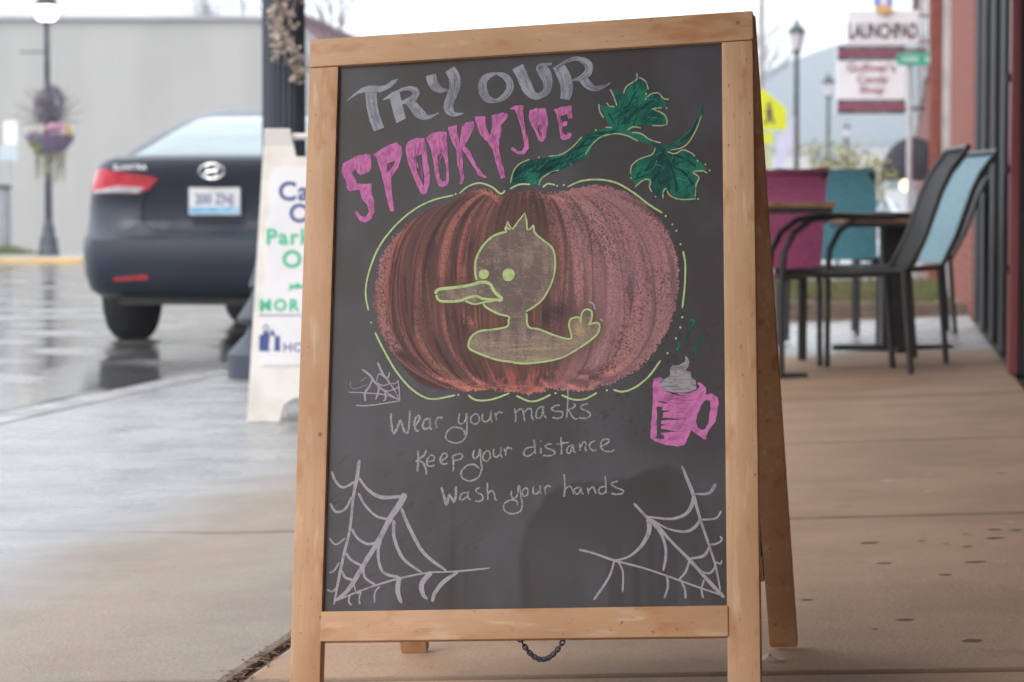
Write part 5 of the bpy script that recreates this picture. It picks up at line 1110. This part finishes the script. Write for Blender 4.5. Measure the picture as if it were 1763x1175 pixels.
# far-left sign post and litter bin
sx_, sy_ = at(17, 440, 50)[:2]; sgp = thing('parking_sign', (sx_, sy_, 0), 'white parking sign above a pale blue plate on a post at the left edge', 'sign')
MB().tube([(sx_, sy_, 0), (sx_, sy_, xz(0, 208, 50)[1])], .03, 8).build('pole', M('sign_pole', (.45, .46, .5), .4, (.4, .4, .45), 9), sgp, smooth=True)
for a, b, c_, d_, m in ((7, 209, 31, 250, m_sgn), (0, 252, 32, 277, M('pale_blue_plate', (.50, .60, .66), .5, (.46, .56, .62), 5))):
    xa, za = xz(a, b, 50); xb, zb_ = xz(c_, d_, 50); MB().bb(xa, xb, sy_-.06, sy_-.035, zb_, za, bev=.005).build('sign_panel', m, sgp)
bx_, by_ = at(9, 440, 49.5)[:2]; zt_ = xz(0, 320, 49.5)[1]
bn_ = thing('litter_bin', (bx_, by_-.4, 0), 'tall dark slatted litter bin at the left edge below the parking sign', 'litter bin')
for k in range(14):
    th = 2*PI*k/14; MB().box((bx_+.17*math.cos(th), by_-.4+.17*math.sin(th), zt_/2), (.035, .015, zt_-.12), (-math.sin(th), math.cos(th), 0), (math.cos(th), math.sin(th), 0)).build('slat', M('bin_slat', (.20, .22, .26), .5, (.28, .3, .33), 5) if k == 0 else bpy.data.materials['bin_slat'], bn_)
MB().lathe([(.22, zt_-.07), (.23, zt_-.02), (.20, zt_), (.08, zt_+.02)], (bx_, by_-.4, 0), 18).build('lid', m_navyl, bn_, smooth=True)
gx, gy = at(14, 437, 48.6)[:2]; mb = MB()
for _ in range(600):
    a, b = random.gauss(0, .3), random.gauss(0, .2); h_ = random.uniform(.05, .22)*math.exp(-a*a*4); q = (gx+a, gy+b, .03); mb.add([q, (q[0]+.02, q[1], .03), (q[0]+random.uniform(-.05, .05), q[1], .05+h_)], [(0, 1, 2)])
tag(mb.build('roadside_grass', m_grass, fix=False), 'tuft of green grass at the foot of the litter bin, far left', 'grass', kind='stuff')
# across the road: pavement, yellow kerb, metal wall
def zl(py_, y): return at(0, py_, y)[2]
mb = MB().bb(-60, 3, 45.3, 110, -.3, -.002); tag(mb.build('opposite_sidewalk', M('opposite_concrete', (.40, .40, .41), .35, (.32, .32, .33), 1), fix=False), kind='structure')
yc = thing('yellow_kerb', (-10, 45.2, -.1), 'faded yellow painted kerb across the road in front of the grey wall', 'kerb')
for k in range(9): MB().bb(-15.5+k*1.5, -15.5+(k+1)*1.5-.012, 45.0, 45.29, -.14, .005, bev=.012).build('kerb_stone', m_yellow, yc)
mw = thing('metal_building', (-16, 55, 0), 'long grey building with corrugated metal siding across the road', 'building')
m_side = M('grey_siding', (.40, .40, .395), .5, (.37, .37, .368), .8, st=(1, 1, .3)); xr = at(500, 400, 55)[0]; ztop = zl(33, 55)
npan = 16; wpan = .95; x_ = xr-npan*wpan
for k in range(npan):
    mb = MB(); xa = x_+k*wpan; prof = []
    for j in range(8):
        b0_ = xa+j*wpan/8; w6 = wpan/8; prof += [(b0_+.001, 55), (b0_+w6*.58, 55), (b0_+w6*.66, 54.988), (b0_+w6*.92, 54.988)]
    prof.append((xa+wpan-.001, 55)); n_ = len(prof); mb.add([(a, b, -.02) for a, b in prof]+[(a, b, ztop) for a, b in prof], [(i, i+1, n_+i+1, n_+i) for i in range(n_-1)]); mb.build('siding_panel', m_side, mw)
MB().bb(x_, xr, 55.03, 75, -.02, ztop-.02).build('wall', m_side, mw); MB().bb(x_-.02, xr+.03, 54.9, 75, ztop-.03, ztop+.07).build('roof_edge', M('roof_flashing', (.36, .37, .40), .4, (.32, .33, .36), 2), mw)
# pinkish gabled building
gb = thing('gabled_building', (-7, 90, 0), 'dull red gabled roof showing between the black post and the chalkboard top', 'building')
m_pr = M('dull_red_roof', (.26, .13, .14), .7, (.22, .11, .12), 1); P = [xz(*q, 90) for q in ((440, 440), (440, 34), (515, 28), (620, 78), (700, 110), (700, 440))]
MB().prism(P, (0, 90, 0), (1, 0, 0), (0, 0, 1), -14, 0).build('wall', m_pr, gb)
MB().box(((P[2][0]+P[4][0])/2, 97, (P[2][1]+P[4][1])/2+.1), (math.hypot(P[4][0]-P[2][0], P[4][1]-P[2][1]), 15, .12), (P[4][0]-P[2][0], 0, P[4][1]-P[2][1]), (0, 1, 0)).build('roof', m_pr, gb)
# bare twiggy trees behind
m_bark = M('grey_bark', (.16, .14, .15), .9, (.22, .20, .21), 6)
def bare_tree(x, y, h, label, spread=.5, leaves_=None, lm=None, z=0, trunk=.12, depth=5):
    t = thing('tree', (x, y, z), label, 'tree', 'thinly leaved street trees'); mb = MB(); tips = []; Rn = random.Random(int(abs(x)*1000+y*7))
    def br(p, d, L_, r, k):
        q = p+d*L_; m_ = p.lerp(q, .5)+Vector((Rn.gauss(0, .03), Rn.gauss(0, .03), 0))*L_; mb.tube([p, m_, q], [r, r*.85, r*.7], 5 if k > 2 else 4, cap=False); tips.append(q)
        if k == 0: return
        for _ in range(2 if Rn.random() < .5 else 3):
            nd = (d+Vector((Rn.gauss(0, spread), Rn.gauss(0, spread), Rn.uniform(-.05, .45)))).normalized(); br(q, nd, L_*Rn.uniform(.6, .82), r*.62, k-1)
    tk = MB().tube([(x, y, z), (x+.02, y, z+h*.18), (x, y, z+h*.36)], [trunk, trunk*.8, trunk*.7], 8); tk.build('trunk', m_bark, t, smooth=True)
    for _ in range(3): br(Vector((x, y, z+h*.33)), Vector((Rn.gauss(0, .35), Rn.gauss(0, .35), 1)).normalized(), h*.22, trunk*.55, depth)
    mb.build('branches', m_bark, t, fix=False)
    if leaves_:
        lv = MB()
        for p in tips:
            for _ in range(leaves_):
                lf(lv, p+Vector((Rn.gauss(0, .09), Rn.gauss(0, .09), Rn.gauss(0, .09))), random.uniform(.02, .045))
        lv.build('crown', lm, t, fix=False)
    return t
m_yl = M('yellow_green_leaf', (.30, .32, .07), .7, (.40, .38, .14), 3); m_bl = M('brown_leaf', (.30, .22, .17), .8, (.36, .28, .2), 3)
for k, (px_, y_, h_, lb) in enumerate(((60, 85, 8.2, 'bare hazy tree above the grey wall at the far left'), (330, 88, 8.6, 'bare hazy tree rising over the middle of the grey wall'), (420, 84, 9.5, 'bare hazy tree over the right end of the grey wall'), (1228, 70, 6.6, 'bare twiggy tree top just above the chalkboard top rail'))):
    bare_tree(at(px_, 385, y_)[0], y_, h_, lb, .4)
bare_tree(at(590, 385, 34)[0], 34, 4.9, 'slim tree with few brown leaves between black post and chalkboard top', .28, 3, m_bl, trunk=.05)
bare_tree(at(1440, 385, 30)[0], 30, 1.72, 'small sparse yellow green tree behind the teal chair', .55, 2, m_yl, z=-.03, trunk=.03, depth=4)
bare_tree(at(1500, 385, 34)[0], 34, 1.8, 'small sparse yellow green tree beside the dome awning', .6, 1, m_yl, z=-.03, trunk=.03, depth=4)
# school crossing sign, flag banner
Y6 = 30.; xs_, zs_ = xz(1312, 0, Y6); m_ylw = M('fluorescent_yellow', (.72, .80, .02), .5, (.68, .76, .03), 5)
sc_ = thing('crossing_sign', (xs_, Y6, -.05), 'fluorescent yellow pentagon crossing sign with walking figures beside the chalkboard', 'road sign')
spoly(sc_, Y6, [(1312, 152), (1354, 188), (1354, 224), (1270, 224), (1270, 188)], 'sign_panel', m_ylw, .01, 0)
spoly(sc_, Y6, [(1323, 183), (1330, 190), (1329, 199), (1334, 212), (1330, 214), (1325, 204), (1320, 215), (1316, 213), (1321, 200), (1318, 192)], 'walking_figure', m_blk, .006, .008)
spoly(sc_, Y6, [(1300, 180), (1306, 188), (1306, 200), (1310, 214), (1306, 214), (1301, 204), (1296, 215), (1292, 213), (1297, 200), (1294, 190)], 'walking_figure', m_blk, .006, .008)
for cx_ in (1324, 1301): a, b = xz(cx_, 180.5, Y6); MB().lathe([(.002, -.03), (.022, -.02), (.03, 0), (.022, .02), (.002, .03)], (a, Y6-.01, b), 10, sy=.3).build('figure_head', m_blk, sc_)
spoly(sc_, Y6, [(1290, 228), (1331, 228), (1331, 248), (1290, 248)], 'arrow_plate', m_ylw, .01, 0)
MB().tube([(xs_, Y6+.03, -.05), (xs_, Y6+.03, zs_+1.6)], .028, 8).build('pole', m_trim, sc_, smooth=True)
spoly(sc_, Y6, [(1316, 252), (1328, 252), (1328, 300), (1316, 300)], 'lower_plate', M('pale_green_plate', (.55, .62, .35), .6, (.5, .58, .36), 5), .01, -.03)
Y7 = 44.; fb = thing('banner_flag', (xz(1366, 0, Y7)[0], Y7, 0), 'pale lavender feather flag hanging left of the tallest lamp', 'flag')
FP = [(1367, 206), (1364, 250), (1352, 275), (1342, 300), (1334, 300), (1337, 262), (1340, 236), (1352, 225)]
spoly(fb, Y7, FP, 'flag_cloth', M('lavender_cloth', (.62, .64, .82), .7, (.56, .58, .78), 2), .02, 0)
MB().tube([(xz(1368, 0, Y7)[0], Y7, 0), (xz(1368, 200, Y7)[0], Y7, xz(0, 200, Y7)[1])], .02, 6).build('pole', m_trim, fb)
# parked vehicles and buildings far down the street
def far_building(px0, px1, pyt, y, c, label, gable=False):
    x0, z1 = xz(px0, pyt, y); x1 = xz(px1, pyt, y)[0]; t = thing('building', ((x0+x1)/2, y, 0), label, 'building')
    m = M('far_wall', c, .7, tuple(v*.85 for v in c), .3); MB().bb(x0, x1, y, y+14, -.1, z1).build('wall', m, t)
    MB().bb(x0-.2, x1+.2, y-.2, y+14.2, z1+.001, z1+.3).build('roof', M('far_roof', tuple(v*.6 for v in c), .7, c, .5), t)
    nw = max(2, int((x1-x0)/3)); nf = max(1, int(z1/3))
    for f_ in range(nf):
        for k in range(nw):
            xa = x0+(k+.3)*(x1-x0)/nw; w = MB().bb(xa, xa+(x1-x0)/nw*.4, y-.06, y-.004, 1+f_*3, 2.6+f_*3).build('window', m_glass, t)
far_building(1330, 1400, 262, 150, (.50, .50, .50), 'pale low building far down the street left of the lamps')
far_building(1392, 1470, 285, 190, (.45, .42, .42), 'pinkish grey low building far down the street in the middle')
far_building(1470, 1560, 262, 240, (.55, .55, .55), 'pale building at the end of the street below the candy sign')
m_van = M('far_car_white', (.55, .57, .62), .3, (.5, .52, .56), 2, coat=1); m_far2 = M('far_car_dark', (.08, .09, .12), .3, (.1, .1, .14), 2, coat=1)
def far_car(px_, y_, m, label, L_=1.8):
    x = at(px_, 400, y_)[0]; z = -.06; t = thing('parked_car', (x, y_, z), label, 'car', 'cars parked far down the street')
    mb = MB(); w = .9
    sec = [(.25, .0, .86), (.5, -.02, .9), (.8, .0, .88), (.95, .08, .82), (1.2, .5, .7), (1.42, .9, .6)]
    V = []
    for zz, ins_, hw in sec: V += [(x-hw, y_+ins_, z+zz), (x+hw, y_+ins_, z+zz), (x+hw, y_+4.2-ins_, z+zz), (x-hw, y_+4.2-ins_, z+zz)]
    mb.add(V, [(4*i+k, 4*i+(k+1) % 4, 4*i+4+(k+1) % 4, 4*i+4+k) for i in range(len(sec)-1) for k in range(4)]+[(20, 21, 22, 23), (3, 2, 1, 0)]); mb.build('body', m, t)
    MB().add([(x-.62, y_+.13, z+1.0), (x+.62, y_+.13, z+1.0), (x+.52, y_+.78, z+1.38), (x-.52, y_+.78, z+1.38)], [(0, 1, 2, 3)]).build('rear_window', m_glass, t, fix=False)
    for sx in (-.72, .72):
        MB().tube([(x+sx-.1, y_+.8, z+.31), (x+sx+.1, y_+.8, z+.31)], .31, 14).build('wheel', m_tyre, t, smooth=True)
        MB().bb(x+sx-.12, x+sx+.12, y_-.045, y_-.021, z+.68, z+.84).build('taillight', m_red, t)
far_car(1500, 66, m_van, 'silver car parked far off, seen between the teal chair and the table pedestal'); far_car(1400, 74, m_far2, 'dark car far off behind the patio table'); far_car(1330, 90, m_van, 'pale car far down the street beside the chalkboard edge')
# wooded hills
m_hill = M('wooded_hill', (.05, .065, .08), .9, (.065, .08, .09), .02, bump=0)
def ridge(y, pts, name_z, dz, seed):
    Rn = random.Random(seed); mb = MB(); N = 160; X = [p[0] for p in pts]; Z = [p[1] for p in pts]; V = []
    for i in range(N+1):
        px_ = X[0]+(X[-1]-X[0])*i/N; py_ = np.interp(px_, X, Z)+Rn.gauss(0, 1.2); x, z = xz(px_, py_, y); V += [(x, y, max(z, 1)), (x*.98, y-dz, -.3), (x*1.02, y+dz, -.3)]
    mb.add(V, [(3*i, 3*i+1, 3*i+4, 3*i+3) for i in range(N)]+[(3*i+3, 3*i+5, 3*i+2, 3*i) for i in range(N)])
    return mb.build(name_z, m_hill, fix=False)
tag(ridge(620, [(-600, 200), (300, 180), (900, 210), (1180, 190), (1250, 150), (1320, 122), (1380, 98), (1440, 78), (1520, 58), (1600, 50), (1800, 70), (2600, 200)], 'hills', 220, 3), kind='structure')
tag(ridge(380, [(-600, 330), (1180, 330), (1340, 262), (1400, 240), (1460, 258), (1560, 235), (1700, 250), (2600, 330)], 'hillside', 60, 5), kind='structure')
# misty, rainy air
hz = MB().bb(-760, 760, -30, 900, -1.4, 75).build('haze', bpy.data.materials.new('mist')); tag(hz, 'thin rainy mist lying over the whole street and hills', 'haze', kind='stuff')
mm = bpy.data.materials['mist']; mm.use_nodes = True; n = mm.node_tree.nodes; n.clear(); o_ = n.new('ShaderNodeOutputMaterial'); vp = n.new('ShaderNodeVolumePrincipled')
vp.inputs['Color'].default_value = (.84, .92, 1, 1); vp.inputs['Density'].default_value = .0012; vp.inputs['Anisotropy'].default_value = .2; mm.node_tree.links.new(vp.outputs[0], o_.inputs['Volume'])
